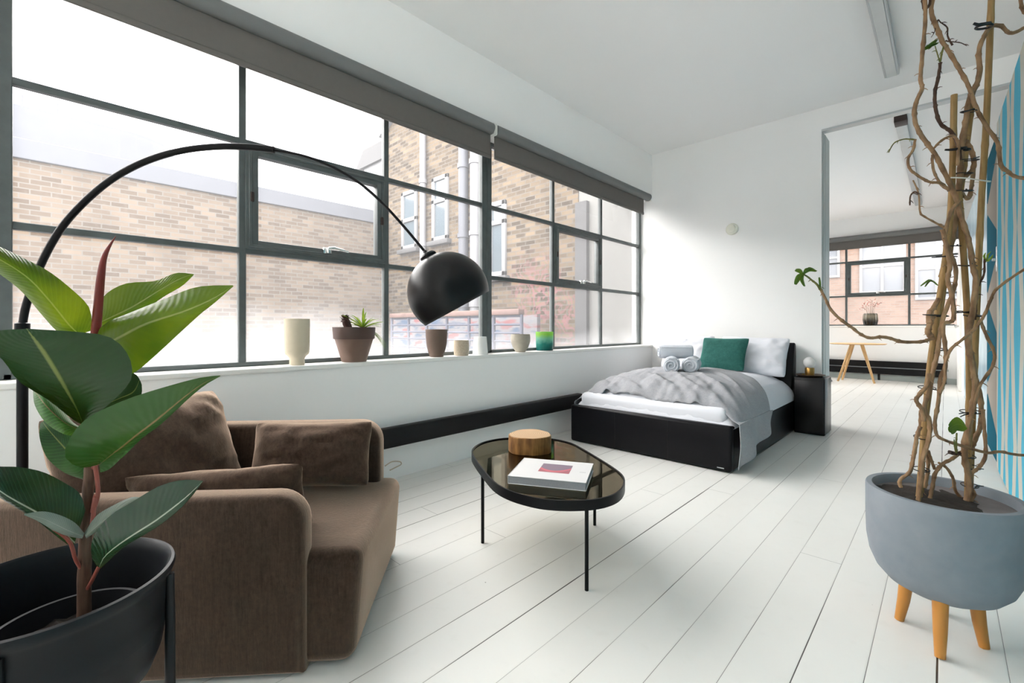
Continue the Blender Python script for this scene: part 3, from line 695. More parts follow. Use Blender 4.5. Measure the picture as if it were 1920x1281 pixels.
for u, m, r in ((799, 'pipe_ext', .07), (897, 'pipe_ext', .10), (875, 'dark_pipe_ext', .10)):
    x = on_y(u, 400, YH).x
    bm = NB(); tube(bm, [(x, YH - .09, .3), (x, YH - .09, 7.6)], r, 14)
    for z in (1.5, 2.9, 4.3, 5.7): lathe(bm, [(r, 0), (r + .02, 0), (r + .02, .09), (r, .09)], (x, YH - .09, z), 14)
    obj('drainpipe', bm, M[m], t)
# yard railing in front of the house
t = thing('yard_railing', (-7, 4.6, .3), 'blue painted railing spattered with graffiti in front of the brick house', 'railing')
xa, xb = on_y(735, 600, 4.7).x, on_y(978, 600, 4.7).x
for z in (0.75, 0.9, 1.02, 1.14, 1.26):
    bm = NB(); tube(bm, [(xa, 4.7, z), (xb, 4.7, z)], .016, 8); obj('rail', bm, M['rail_ext'], t)
n_p = 7
for k in range(n_p):
    x = xa + (xb - xa) * k / (n_p - 1); bm = NB(); tube(bm, [(x, 4.7, .3), (x, 4.7, 1.28)], .025, 8); obj('post', bm, M['rail_ext'], t)
bm = NB(); box(bm, xa, xb, 4.64, 4.76, 1.28, 1.36, .01); obj('top_board', bm, simple('spattered_board', (0.12, 0.07, 0.06), .7, var=.6, nscale=4), t)
t = thing('graffiti_hoarding', (-6, 5.5, .3), 'low spattered hoarding with pink and blue graffiti behind the railing', 'hoarding')
g = NT('spattered_graffiti'); mp = g.n('Mapping'); mp.inputs['Scale'].default_value = (1.2, 1, 4); g.t.links.new(g.coord(), mp.inputs[0])
nz = g.n('TexNoise'); nz.inputs['Scale'].default_value = 1.6; nz.inputs['Detail'].default_value = 6; g.t.links.new(mp.outputs[0], nz.inputs['Vector'])
cc = g.mix(g.ramp(nz.outputs['Fac'], .38, .5), (.03, .055, .10), (.12, .115, .125)); cc = g.mix(g.ramp(nz.outputs['Fac'], .54, .62), cc, (.14, .045, .05))
bm = NB(); box(bm, on_y(735, 600, 5.5).x, on_y(1010, 600, 5.5).x, 5.46, 5.54, .3, 1.3); obj('board', bm, g.done(g.bsdf(cc, .8)), t, smooth=False)
# building seen from the far room
YK = 19.0
t = thing('brick_building', (-1.5, YK, 0), 'pink brick building with white framed windows seen through the far window', 'building')
bm = NB(); box(bm, -14, 8, YK, YK + .5, 0, 9); obj('brickwork', bm, M['brick_far'], t, smooth=False)
for u0, u1, v0, v1 in ((1612, 1699, 445, 548), (1716, 1800, 440, 560), (1500, 1575, 450, 520)):
    a = on_y(u0, v0, YK); b = on_y(u1, v1, YK)
    bm = NB(); f = .07
    for x0, x1, z0, z1 in ((a.x, a.x + f, b.z, a.z), (b.x - f, b.x, b.z, a.z), ((a.x + b.x) / 2 - f / 2, (a.x + b.x) / 2 + f / 2, b.z, a.z)): box(bm, x0, x1, YK - .06, YK, z0, z1)
    for z in (b.z, (a.z * .45 + b.z * .55), a.z - f): box(bm, a.x + f * .5, b.x - f * .5, YK - .05, YK + .005, z + .002, z + f - .002)
    w = obj('window', bm, M['white_ext'], t, smooth=False)
    bm = NB(); box(bm, a.x, b.x, YK - .02, YK + .01, b.z, a.z); obj('glass', bm, simple('pale_reflecting_glass', (.10, .11, .125), .15, var=.08, nscale=1), w, smooth=False)

# ================================================================== SOFA
E1 = Vector((0.672, 0.740, 0)).normalized(); E2 = Vector((-0.740, 0.672, 0)).normalized(); SO = Vector((-1.956, 1.222, 0))
def S(a, b, z): return SO + E1 * a + E2 * b + Vector((0, 0, z))
t = thing('armchair', S(-.55, -.38, 0), 'wide low brown fabric armchair with rounded sides below the window', 'armchair')
bm = NB()
def seat_fr(a, b, z):
    k = z / 0.375
    aa = a + (0.028 * k if a > -.5 else 0)
    bb = b * (1 + 0.0 * k)
    return S(aa, bb, z)
box(bm, -1.08, 0.0, -0.765, 0.0, 0.004, 0.375, 0.045, 4, frame=seat_fr)
bmesh.ops.subdivide_edges(bm, edges=[e for e in bm.edges if e.calc_length() > .3], cuts=8, use_grid_fill=True)
for v in bm.verts:
    loc = v.co - SO; a, b = loc.dot(E1), loc.dot(E2)
    if v.co.z > .36: v.co.z += 0.012 * math.sin(PI * min(1, max(0, (a + 1.1) / 1.1))) * math.sin(PI * min(1, max(0, -b / .765)))
    elif a > -.02: v.co += E1 * 0.012 * math.sin(PI * v.co.z / .375)
    v.co += Vector((0, 0, .003)) * noise.noise(v.co * 6)
obj('seat', bm, M['sofa'], t)
def arm(b0, b1, hgt, front):
    bm = NB(); R = .10; pr = [(-1.12, .004), (front, .004)]
    pr += [(front - R + R * math.cos(q), hgt - R + R * math.sin(q)) for q in [k * PI / 16 for k in range(9)]] + [(-1.12, hgt)]
    prism(bm, pr, b0, b1, .028, frame=lambda a, z, b: S(a, b, z))
    return bm
obj('side_panel', arm(-0.80, -0.700, .572, -.140), M['sofa'], t)
obj('side_panel', arm(-0.105, 0.015, .655, -.052), M['sofa'], t)
bm = NB(); box(bm, -1.19, -1.06, -.80, .015, .004, .56, .03, 3, frame=S); obj('backrest', bm, M['sofa'], t)
for a in (-1.0, -.12):
    for b in (-.68, -.1):
        bm = NB(); lathe(bm, [(.02, 0), (.022, .006), (0, .006)], S(a, b, 0), 12); obj('foot', bm, M['black_metal'], t)
# cushions
cx_ = (E1 * .25 + E2 * .62).normalized(); cp_ = (E1 * .62 - E2 * .25).normalized()
bm = NB(); pillow(bm, S(-.85, -.395, .590), cx_ + Vector((0, 0, .03)), (Vector((0, 0, 1)) * .93 - cp_ * .34), .65, .47, .29, .05, 3.1, .024, power=.62)
tag(obj('back_cushion', bm, M['cushion'], None, S(-.93, -.40, .39)), 'large plump brown cushion with a pointed corner leaning on the armchair back', 'cushion', 'brown armchair cushions')
bm = NB(); pillow(bm, S(-.32, -.215, .545), E1, (Vector((0, 0, 1)) + E2 * .30), .52, .285, .15, .06, 8.4, .016, power=.6)
tag(obj('lumbar_cushion', bm, M['cushion'], None, S(-.34, -.20, .39)), 'small brown oblong cushion standing against the far side of the armchair', 'cushion', 'brown armchair cushions')
bm = NB(); pillow(bm, S(-.50, -.585, .485), E1 + Vector((0, 0, .06)), (Vector((0, 0, 1)) - E2 * .30), .62, .26, .11, .09, 5.7, .015)
tag(obj('lumbar_cushion', bm, M['cushion'], None, S(-.40, -.575, .39)), 'thin brown cushion tucked behind the near side of the armchair', 'cushion', 'brown armchair cushions')

# ================================================================== COFFEE TABLE
t = thing('coffee_table', (-1.45, 1.78, 0), 'pebble-shaped smoked glass coffee table with black rim on thin black legs', 'table')
ctl = [tuple(on_z(u, v, .413).xy) for u, v in ((884, 848), (889, 838), (905, 829), (930, 823), (957, 820.5), (995, 820), (1033, 822), (1060, 827), (1080, 834), (1120, 857), (1153, 878), (1168, 891), (1172, 903), (1166, 917), (1150, 928), (1120, 936), (1080, 939), (1037, 938), (1000, 933), (957, 921), (927, 905), (906, 882), (891, 862))]
def loop(ctl, n):
    m = len(ctl); out = []
    for i in range(n):
        s = i / n * m; k = int(s); f = s - k; a, b, c, d = (ctl[(k + j - 1) % m] for j in range(4))
        out.append(tuple(0.5 * (2 * b[j] + (c[j] - a[j]) * f + (2 * a[j] - 5 * b[j] + 4 * c[j] - d[j]) * f * f + (3 * b[j] - a[j] - 3 * c[j] + d[j]) * f ** 3) for j in range(2)))
    return out
ol = loop(ctl, 96); cxy = (sum(p[0] for p in ol) / 96, sum(p[1] for p in ol) / 96)
def inset(pts, d):
    n = len(pts); out = []
    for i in range(n):
        a, b = Vector(pts[i - 1]), Vector(pts[(i + 1) % n]); tg = (b - a).normalized(); nn = Vector((-tg.y, tg.x))
        if nn.dot(Vector(cxy) - Vector(pts[i])) < 0: nn = -nn
        out.append((pts[i][0] + nn.x * d, pts[i][1] + nn.y * d))
    return out
ZT = .413
bm = NB(); inn = inset(ol, .007); n = 96
rings = [[bm.verts.new((p[0], p[1], z)) for p in q] for q, z in ((ol, ZT - .042), (ol, ZT), (inn, ZT), (inn, ZT - .042))]
for a in range(4):
    for k in range(n): bm.faces.new((rings[a][k], rings[a][(k + 1) % n], rings[(a + 1) % 4][(k + 1) % n], rings[(a + 1) % 4][k]))
bmesh.ops.recalc_face_normals(bm, faces=bm.faces); obj('rim', bm, M['black_metal'], t)
bm = NB(); prism(bm, inset(ol, .0075), ZT - .012, ZT - .006); obj('glass_top', bm, M['smoked'], t, smooth=False)
for p in ((-1.71, 1.579), (-1.086, 1.594), (-1.411, 2.149)):
    d = (Vector(cxy) - Vector(p)).normalized(); w = Vector(p)
    bm = NB(); tube(bm, [(w.x, w.y, 0), (w.x, w.y, ZT - .03)], .0085, 12); tube(bm, [(w.x, w.y, ZT - .085), (w.x + d.x * .03, w.y + d.y * .03, ZT - .042)], .006, 8); obj('leg', bm, M['black_metal'], t)
# log slab
t = thing('log_slab', (-1.70, 1.93, ZT - .006), 'short round slab of log with bark on the smoked glass table', 'log slab')
lc = [(-1.692 + .118 * math.cos(a) * (1 + .05 * math.sin(3 * a + 1) + .02 * math.sin(7 * a)), 1.925 + .118 * math.sin(a) * (1 + .05 * math.sin(3 * a + 1) + .02 * math.sin(7 * a))) for a in [k * 2 * PI / 56 for k in range(56)]]
bm = NB(); prism(bm, lc, ZT - .005, ZT + .087, .004)
for v in bm.verts:
    if v.co.z < ZT + .08:
        d = Vector((v.co.x + 1.692, v.co.y - 1.925, 0)); v.co += d.normalized() * .004 * noise.noise(Vector((v.co.x * 40, v.co.y * 40, 3)))
obj('bark', bm, M['bark'], t)
bm = NB(); prism(bm, [(-1.692 + (p[0] + 1.692) * .955, 1.925 + (p[1] - 1.925) * .955) for p in lc], ZT + .0865, ZT + .0885); obj('end_grain', bm, M['log_top'], t, smooth=False)
# book
b0, b1, b2, b3 = (Vector((*p, 0)) for p in ((-1.383, 1.440), (-1.555, 1.700), (-1.233, 1.850), (-1.082, 1.610)))
t = thing('book', (-1.31, 1.65, ZT - .005), 'thick white book with a pink and mauve picture on its cover, lying on the table', 'book')
bo = (b0 + b1 + b2 + b3) / 4; bx = ((b2 - b1) + (b3 - b0)).normalized(); by = Vector((-bx.y, bx.x, 0)); bw, bh = .345, .285
def B(a, b, z): return bo + bx * a + by * b + Vector((0, 0, z))
zb = ZT - .005
bm = NB(); box(bm, -bw / 2 + .004, bw / 2 - .003, -bh / 2 + .003, bh / 2 - .003, zb + .002, zb + .034, frame=B); obj('pages', bm, M['pages'], t, smooth=False)
bm = NB(); box(bm, -bw / 2, bw / 2, -bh / 2, bh / 2, zb + .034, zb + .037, .0008, 1, frame=B); box(bm, -bw / 2, bw / 2, -bh / 2, bh / 2, zb, zb + .003, .0008, 1, frame=B); box(bm, -bw / 2, -bw / 2 + .003, -bh / 2, bh / 2, zb, zb + .037, frame=B)
obj('cover', bm, M['paper'], t)
bm = NB(); grid(bm, lambda a, b: B(-.058 + a * .142, -.048 + b * .125, zb + .0374), 2, 2, uv=True); obj('cover_picture', bm, M['cover'], t, smooth=False, label='pink and mauve picture on the white cover')
bm = NB()
for k in range(4): box(bm, .128 + k * .007, .132 + k * .007, -.012, -.006, zb + .0372, zb + .0376, frame=B)
obj('cover_mark', bm, M['mark'], t, smooth=False)

# ================================================================== BED
BX0, BX1, BY0 = -2.638, -1.160, 3.594
t = thing('double_bed', (-1.9, 4.7, 0), 'black leather double bed with white bedding in the corner under the window', 'bed')
bm = NB(); box(bm, BX0, BX1, BY0, BY0 + .075, .004, .352, .022, 3)
obj('footboard', bm, M['leather'], t)
for x in (BX0 + .49, BX0 + .985):
    bm = NB(); box(bm, x - .003, x + .003, BY0 - .0015, BY0 + .01, .02, .335, .001, 1); obj('seam', bm, M['radiator'], t)
for x0, x1 in ((BX0, BX0 + .07), (BX1 - .07, BX1)):
    bm = NB(); box(bm, x0, x1, BY0 + .05, 5.66, .004, .348, .020, 3); obj('side_rail', bm, M['leather'], t)
bm = NB()
pr = [(5.62, .004), (5.80, .004), (5.82, .30), (5.82, .88)] + [(5.775 + .045 * math.cos(a), .885 + .045 * math.sin(a)) for a in [k * PI / 8 for k in range(1, 8)]] + [(5.725, .86), (5.66, .62), (5.62, .40)]
prism(bm, pr, BX0 - .01, BX1 - .035, .012, frame=lambda y, z, x: Vector((x, y, z))); obj('headboard', bm, M['leather'], t)
bm = NB(); box(bm, BX0 + .06, BX1 - .06, BY0 + .07, 5.64, .10, .47, .05, 3); obj('mattress', bm, M['linen'], t)
bm = NB(); box(bm, BX1 - .10, BX1 - .05, BY0 - .003, BY0, .030, .036); obj('maker_tag', bm, M['alu'], t, smooth=False)
# duvet
DX0, DX1, DY0, DY1 = BX0 + .02, BX1 + .0, BY0 + .055, 5.55
def duvet_z(x, y):
    a = max(-1, min(1, (x - (DX0 + DX1) / 2) / ((DX1 - DX0) / 2))); b = (y - DY0) / (DY1 - DY0); b = max(0, min(1, b))
    e = max(0, 1 - abs(a) ** 3.6) ** .55
    ff = max(0, 1 - (1 - min(1, b / .30)) ** 2.4) ** .6
    h = .30 * e * ff * (1.0 - .10 * max(0, b - .55)) + .028 * e * math.sin(PI * b)
    w = .010 * noise.noise(Vector((x * 4, y * 4, 1))) + .006 * noise.noise(Vector((x * 11, y * 9, 4)))
    if b < .3: w += .022 * (1 - b / .3) * noise.noise(Vector((x * 13, y * 3, 9))) + .012 * noise.noise(Vector((x * 26, y * 8, 3)))
    return .325 + h + w * e
def duvet(a, b):
    x = (DX0 + DX1) / 2 + (DX1 - DX0) / 2 * math.sin((a - .5) * PI) * (1 + .0); y = DY0 + (DY1 - DY0) * (b ** 1.35)
    z = duvet_z(x, y)
    k = (z - .325) / .30; bulge = max(0, math.sin(PI * min(1, max(0, k)))) * .02
    x += bulge * (1 if a > .5 else -1) * (1 if abs(a - .5) > .3 else 0)
    return Vector((x, y, z))
bm = NB(); grid(bm, duvet, 80, 90)
tag(obj('duvet', bm, M['linen'], None, (-1.9, 4.6, .35)), 'puffy white duvet spread over the bed under the grey throw', 'duvet')
# grey throw over the foot of the bed, hanging over both sides
TC, TH = (DX0 + DX1) / 2, (DX1 - DX0) / 2
TL, TR_ = DX0 - .045, DX1 + .050
def throw(a, b):
    if a < .10: q = (a / .10); part = 'l'
    elif a > .76: q = (a - .76) / .24; part = 'r'
    else: q = (a - .10) / .66; part = 'm'
    yb = 3.712 + .010 * math.sin(a * 23)           # foot hem
    if part == 'm':
        th = (q - .5) * PI; k = math.sin(th)
        x = TC + (TR_ - TL) / 2 * k + (TL + TR_) / 2 - TC
        y = yb - .085 * max(0, k) ** 6 + (4.86 - .34 * max(0, k) ** 3 - yb) * b
        z = duvet_z(TC + TH * k, y) + .016
        z = max(z, .372)
        f = (1 - abs(k) ** 6)
        w = .018 * noise.noise(Vector((x * 6 + y * 7, y * 2.0 - x, 2))) + .016 * noise.noise(Vector((x * 12 + y * 14, y * 3 - x * 2, 7))) * (1.2 - b)
        w += .030 * max(0, 1 - 3.2 * abs(noise.noise(Vector((x * 3.2 + y * 3.6, y * 1.1 - x * .9, 12))))) ** 1.5
        return Vector((x, y, z + max(-.004, w) * f * (1.15 - .8 * b)))
    if part == 'l':
        y = yb - .02 + 1.1 * b
        return Vector((TL - .006 * math.sin(y * 22) * (1 - q), y, .16 + (.372 - .16) * q))
    y0 = yb - .085; y1 = 4.52 - .20 * q
    y = y0 - .06 * q + (y1 - y0) * b
    hem = .050 + .16 * b
    return Vector((TR_ + .030 * math.sin(q * PI * .55) + .024 * q * math.sin(y * 15 + 1), y, .372 + (hem - .372) * q))
bm = NB(); grid(bm, throw, 180, 80)
o = obj('throw_blanket', bm, M['throw'], None, (-1.9, 4.3, .35)); tag(o, 'grey linen throw draped over the foot of the bed and hanging at its corner', 'blanket')
md = o.modifiers.new('solid', 'SOLIDIFY'); md.thickness = .005; md.offset = 1
# pillows
def top(x, y): return duvet_z(x, y)
bm = NB(); pillow(bm, (-2.28, 5.50, .80), (1, 0, 0), (0, .40, .92), .62, .44, .19, .06, 1.0, .024); tag(obj('white_pillow', bm, M['linen'], None, (-2.27, 5.5, .6)), 'white pillow at the window side of the bed head', 'pillow', 'white bed pillows')
bm = NB(); pillow(bm, (-1.555, 5.50, .785), (1, 0.0, -.02), (0, .42, .90), .72, .46, .19, .06, 2.0, .028); tag(obj('white_pillow', bm, M['linen'], None, (-1.56, 5.5, .6)), 'white pillow beside the nightstand, right of the green cushion', 'pillow', 'white bed pillows')
bm = NB(); pillow(bm, (-1.80, 5.31, .805), (1, -.06, 0), (0, .42, .88), .52, .40, .12, .08, 4.0, .006); tag(obj('velvet_cushion', bm, M['velvet'], None, (-1.8, 5.3, .6)), 'dark green velvet cushion leaning between the white pillows', 'cushion')
# rolled towels
def towel(c, ax, length, r, label):
    ax = Vector(ax).normalized(); c = Vector(c)
    t = thing('rolled_towel', c - Vector((0, 0, r)), label, 'towel', 'rolled white towels')
    e1 = ax.cross(Vector((0, 0, 1))).normalized(); e2 = Vector((0, 0, 1))
    bm = NB(); prof = [(0, 0.012), (r * .3, .006), (r * .8, .0), (r * .97, .010), (r, .03), (r * 1.01, length / 2), (r, length - .03), (r * .97, length - .01), (r * .8, length), (r * .3, length - .006), (0, length - .012)]
    lathe(bm, prof, c - ax * length / 2, 36, ax)
    for v in bm.verts: v.co += (v.co - c).normalized() * .005 * noise.noise(v.co * 30)
    obj('towel_roll', bm, M['towel'], t)
    for s in (1, -1):
        bm = NB(); pts = []
        for k in range(64):
            a = k / 63 * 4.6 * PI; rr = r * (.12 + .78 * k / 63)
            pts.append(c + ax * s * (length / 2 + .001) + e1 * math.cos(a) * rr + e2 * math.sin(a) * rr)
        tube(bm, pts, r * .075, 6); obj('spiral_edge', bm, M['towel'], t)
    bm = NB(); tube(bm, [c - ax * (length * .46) + (e1 * .8 + e2 * .66) * r * .97, c + ax * (length * .46) + (e1 * .82 + e2 * .64) * r * .97], r * .09, 8); obj('hem', bm, M['towel'], t)
vdir = Vector((-.42, .98, 0)).normalized()
zt = duvet_z(-1.95, 4.5) + .006
pA = at(1259, 692, 4.50); pB = at(1297, 692, 4.50)
towel((pA.x, pA.y, zt + .078), vdir * 1, .34, .078, 'rolled white towel at the left of the lower pair on the bed')
towel((pB.x, pB.y, zt + .078), (-.30, 1, 0), .34, .078, 'rolled white towel at the right of the lower pair on the bed')
pC = at(1266, 666, 4.60)
towel((pC.x, pC.y, zt + .198), (.80, .60, 0), .32, .068, 'rolled white towel lying crosswise on top of the other two')

# ================================================================== NIGHTSTAND
NX0, NX1, NY0, NY1, NZ = -1.145, -.874, 5.475, 5.828, .585
t = thing('nightstand', (-1.01, 5.65, 0), 'black glossy bedside cabinet between the bed and the doorway', 'nightstand')
bm = NB(); box(bm, NX0, NX1, NY0, NY1, .004, NZ, .012, 3); obj('carcass', bm, M['nightstand'], t)
bm = NB(); box(bm, NX0 + .01, NX1 - .012, NY0 - .012, NY0 + .004, .03, NZ - .03, .004, 2); obj('door', bm, M['nightstand'], t)
t = thing('wooden_tray', (-1.03, 5.60, NZ), 'round dark wooden tray under the globe lamp on the nightstand', 'tray')
bm = NB(); lathe(bm, [(0, .001), (.10, .001), (.132, .016), (.136, .022), (.128, .022), (.10, .010), (0, .009)], (-1.025, 5.615, NZ), 40); obj('dish', bm, simple('walnut', (.10, .06, .04), .45, var=.3, nscale=20), t)
t = thing('globe_lamp', (-1.03, 5.62, NZ + .009), 'small table lamp with a white glass globe on a brass cylinder', 'lamp')
bm = NB(); lathe(bm, [(0, .009), (.042, .009), (.043, .012), (.043, .088), (.041, .092), (0, .092)], (-1.03, 5.615, NZ), 32); obj('lamp_base', bm, M['brass'], t)
bm = NB(); lathe(bm, [(0, .0)] + [(.058 * math.sin(a), .058 - .058 * math.cos(a)) for a in [k * PI / 16 for k in range(1, 16)]] + [(0, .116)], (-1.03, 5.615, NZ + .088), 32); obj('globe', bm, M['opal'], t)
bm = NB(); box(bm, -1.085, -1.075, 5.56, 5.62, NZ + .02, NZ + .028, .002); lathe(bm, [(0, .01), (.012, .01), (.012, .03), (0, .03)], (-1.08, 5.57, NZ), 12); obj('switch', bm, M['brass'], t)

# ================================================================== FAR ROOM
tc = Vector((-1.29, 11.5, 0))
t = thing('oak_table', tc, 'pale oak table with splayed legs in the far room', 'table')
bm = NB(); lathe(bm, [(0, .757), (.44, .757), (.47, .770), (.47, .776), (0, .776)], tc, 48); obj('tabletop', bm, M['oak'], t)
bm = NB()
for s in (1, -1):
    for k in (1, -1):
        pass
for dx, dy in ((-.30, -.16), (-.27, .18), (.29, -.16), (.25, .18)):
    bm = NB(); tube(bm, [tc + Vector((dx, dy, 0)), tc + Vector((dx * .28, dy * .6, .757))], [.019, .027], 12); obj('leg', bm, M['oak'], t)
c = on_y(1632, 600, YF + .09); c.z = SF
t = thing('ribbed_vase', c, 'smoky dark glass vase with dried pink flowers on the far window sill', 'vase')
prof = [(0, .004), (.095, .004), (.112, .02), (.130, .12), (.125, .22), (.108, .262), (.102, .262), (.118, .215), (.120, .12), (.10, .03), (0, .025)]
bm = NB(); lathe(bm, prof, c, 48)
for v in bm.verts:
    d = Vector((v.co.x - c.x, v.co.y - c.y, 0))
    if d.length > .05: v.co += d.normalized() * .004 * math.cos(16 * math.atan2(d.y, d.x))
obj('vase_body', bm, M['smoke_vase'], t)
for k in range(9):
    a = random.uniform(0, 2 * PI); L = random.uniform(.22, .40)
    tip = c + Vector((math.cos(a) * random.uniform(.05, .26), math.sin(a) * .08, .24 + L * .75))
    bm = NB(); tube(bm, crom([c + Vector((math.cos(a) * .04, math.sin(a) * .04, .1)), c + Vector((math.cos(a) * .07, math.sin(a) * .05, .26 + L * .3)), tip], 8), .003, 6); s = obj('stem', bm, M['twig'], t)
    bm = NB()
    for q in range(6):
        p = tip + Vector((random.uniform(-.06, .06), random.uniform(-.03, .03), random.uniform(-.08, .04)))
        blade(bm, p, (random.uniform(-1, 1), random.uniform(-1, 1), random.uniform(-.2, .8)), .045, .03, .1, 5)
    tag(obj('flower_head', bm, M['petal'], s), kind='stuff')
t = thing('floor_cushion', (-2.0, 10.9, 0), 'slate grey upholstered piece peeking past the partition in the far room', 'cushion')
bm = NB(); prism(bm, [(-2.62, .004), (-1.66, .004), (-1.72, .10), (-2.02, .42), (-2.62, .44)], 10.55, 11.25, .03, frame=lambda x, z, y: Vector((x, y, z))); obj('padding', bm, M['grey_fabric'], t)

# ================================================================== WINDOW SILL POTS
XS = -3.0
def sy(u): return on_x(u, 600, XS).y
def pot_thing(name, u, x, prof, mat, label, cat, part='body'):
    c = Vector((x, on_x(u, 600, x).y, SILL_Z))
    t = thing(name, c, label, cat); bm = NB(); lathe(bm, prof, c, 48); obj(part, bm, mat, t); return t, c
def cup(r0, r1, h, wall=.006, mid=None, foot=.0):
    """r0 base radius, r1 rim radius"""
    m = mid if mid else (r0 + r1) / 2
    o = [(0, 0), (r0 - .004, 0), (r0, .004)] + crom([(r0, .006), (m, h * .45), (r1, h - .004)], 10) + [(r1 - .001, h), (r1 - wall, h)]
    return o + [(m - wall, h * .45), (r0 - wall * .5, h * .12), (0, h * .1)]
pot_thing('vase', 557, -2.985, [(0, 0), (.043, 0), (.045, .004), (.044, .040), (.052, .055), (.068, .068), (.073, .085), (.075, .18), (.076, .292), (.070, .292), (.068, .10), (.04, .07), (0, .065)], M['vase_cream'], 'tall pale cream vase with a narrow foot, leftmost on the window sill', 'vase')
# terracotta pot with succulents
t, c = pot_thing('potted_succulents', 664, -2.985, [(0, 0), (.080, 0), (.083, .004), (.128, .158), (.128, .162), (.118, .162), (.078, .02), (0, .02)], M['pot_brown'], 'brown plastic plant pot with a dark rim holding spiky succulents on the sill', 'potted plant', 'pot')
bm = NB(); lathe(bm, [(.126, .160), (.137, .158), (.143, .236), (.142, .240), (.132, .240), (.124, .165)], c, 48); obj('rim', bm, M['pot_rim'], t)
bm = NB(); lathe(bm, [(0, .205), (.06, .21), (.131, .20)], c, 32); obj('soil', bm, M['soil'], t)
sc_c = c + Vector((.0, .065, .21)); bm = NB()
for k in range(26):
    a = k * 2.4; el = random.uniform(.0, 1.0)
    d = Vector((math.cos(a) * .45, math.sin(a), .25 + el * .9)); blade(bm, sc_c + Vector((0, 0, .02)), d, random.uniform(.14, .24), .017, random.uniform(.15, .5), 9, None, .5)
obj('spiky_leaves', bm, M['leaf_succulent'], t)
bm = NB()
for k in range(4):
    a = -2.2 + k * .4; blade(bm, sc_c + Vector((0, .02, .02)), Vector((.1, .9 + .1 * k, -.1 - .1 * k)), .17, .012, .7, 9, None, .5)
obj('hanging_leaves', bm, M['leaf_succulent'], t)
p0 = c + Vector((.0, -.05, .205)); bm = NB(); tube(bm, [p0 + Vector((0, .02, 0)), p0 + Vector((0, -.005, .06)), p0 + Vector((0, -.02, .10))], [.024, .028, .022], 12)
for k in range(60):
    a = k * 2.4; b = random.uniform(-.4, 1.2); d = Vector((math.cos(a) * math.cos(b), math.sin(a) * math.cos(b), math.sin(b)))
    blade(bm, p0 + Vector((0, -.015, .085)) + d * .012, d, .034, .014, 0, 4)
obj('dark_rosette', bm, simple('dark_red_succulent', (.06, .022, .018), .6, var=.4, nscale=60), t)
pot_thing('tumbler', 818.5, -2.985, cup(.056, .088, .222, .007, .081), M['tumbler'], 'dark brown clay tumbler on the sill below the lamp shade', 'cup')
pot_thing('short_cup', 865, -2.97, cup(.060, .064, .128, .006, .066), M['speckle'], 'short speckled beige stoneware cup next to the dark brown tumbler', 'cup')
pot_thing('white_cup', 900.5, -2.98, cup(.068, .056, .155, .005, .063), M['bisque'], 'plain white cup that narrows upwards on the window sill', 'cup')
pot_thing('round_cup', 976, -2.99, [(0, 0), (.046, 0), (.050, .006), (.076, .045), (.094, .10), (.095, .14), (.090, .172), (.085, .172), (.088, .13), (.07, .05), (0, .02)], M['bowl'], 'rounded grey stoneware cup with a small foot, left of the green glass', 'cup')
pot_thing('green_tumbler', 1021, -3.0, cup(.088, .092, .193, .006, .090), M['green_glass'], 'green ombre glass holder, rightmost on the window sill', 'candle holder')

# ================================================================== ARC LAMP
lp0 = at(42, 615, 1.75); lp1 = at(845, 540, 1.83); ln = (lp1 - lp0).cross(UP)
def LP(u, v): return on_plane(u, v, lp0, ln)
t = thing('arc_floor_lamp', (lp0.x, lp0.y, 0), 'tall black arc floor lamp reaching over the armchair with a dome shade', 'lamp')
bm = NB(); lathe(bm, [(0, .002), (.155, .002), (.158, .012), (.150, .030), (.03, .036), (.016, .06), (0, .06)], (lp0.x, lp0.y, 0), 48); obj('lamp_base', bm, M['black_metal'], t)
bm = NB(); tube(bm, [(lp0.x, lp0.y, .03), (lp0.x, lp0.y, 1.10)], .0165, 20); lathe(bm, [(.0165, 0), (.022, .004), (.022, .03), (.0165, .034)], (lp0.x, lp0.y, 1.085), 20); obj('pole', bm, M['black_metal'], t)
arc = [LP(u, v) for u, v in ((42, 612), (50, 570), (75, 500), (110, 435), (150, 387), (200, 343), (250, 313), (300, 293), (350, 281), (400, 275.5), (440, 275), (480, 277), (514, 281))]
bm = NB(); tube(bm, crom(arc, 60), .0125, 16); obj('arc_tube', bm, M['black_metal'], t)
rod = [LP(u, v) for u, v in ((505, 280), (560, 290), (600, 303), (640, 322), (680, 348), (720, 384), (760, 428), (795, 470))]
bm = NB(); tube(bm, crom(rod, 40), .0055, 12); obj('thin_rod', bm, M['black_metal'], t)
# dome shade: axis leaning, mouth facing down to the right
ctr = LP(845, 548); hdir = (lp1 - lp0); hdir.z = 0; hdir.normalize()
rim_a = LP(800, 610); rim_b = LP(915, 547); mouth = (rim_b - rim_a).normalized()
axis = mouth.cross(((rim_a + rim_b) / 2 - EYE).normalized()).normalized(); axis = axis if axis.z > 0 else -axis
Rs = (rim_b - rim_a).length / 2 * 1.03; mc = (rim_a + rim_b) / 2
prof = []
Rr = Rs * 1.12; off = math.sqrt(max(0, Rr * Rr - Rs * Rs))
for k in range(25):
    a = -math.asin(off / Rr) + k / 24 * (PI / 2 + math.asin(off / Rr)) ; prof.append((Rr * math.cos(a) if k < 24 else 0.0, off + Rr * math.sin(a)))
inner = [(max(0, r - .003), h - .003 if h > .02 else h) for r, h in prof][::-1]
bm = NB(); lathe(bm, prof, mc, 64, axis); sh = obj('lamp_shade', bm, M['black_shade'], t)
md = sh.modifiers.new('solid', 'SOLIDIFY'); md.thickness = .002; md.offset = -1
apex = mc + axis * (off + Rr)
bm = NB(); lathe(bm, [(0, -.004), (.034, -.006), (.034, .006), (.026, .014), (.012, .018), (0, .018)], apex, 24, axis); obj('shade_cap', bm, M['black_metal'], t)
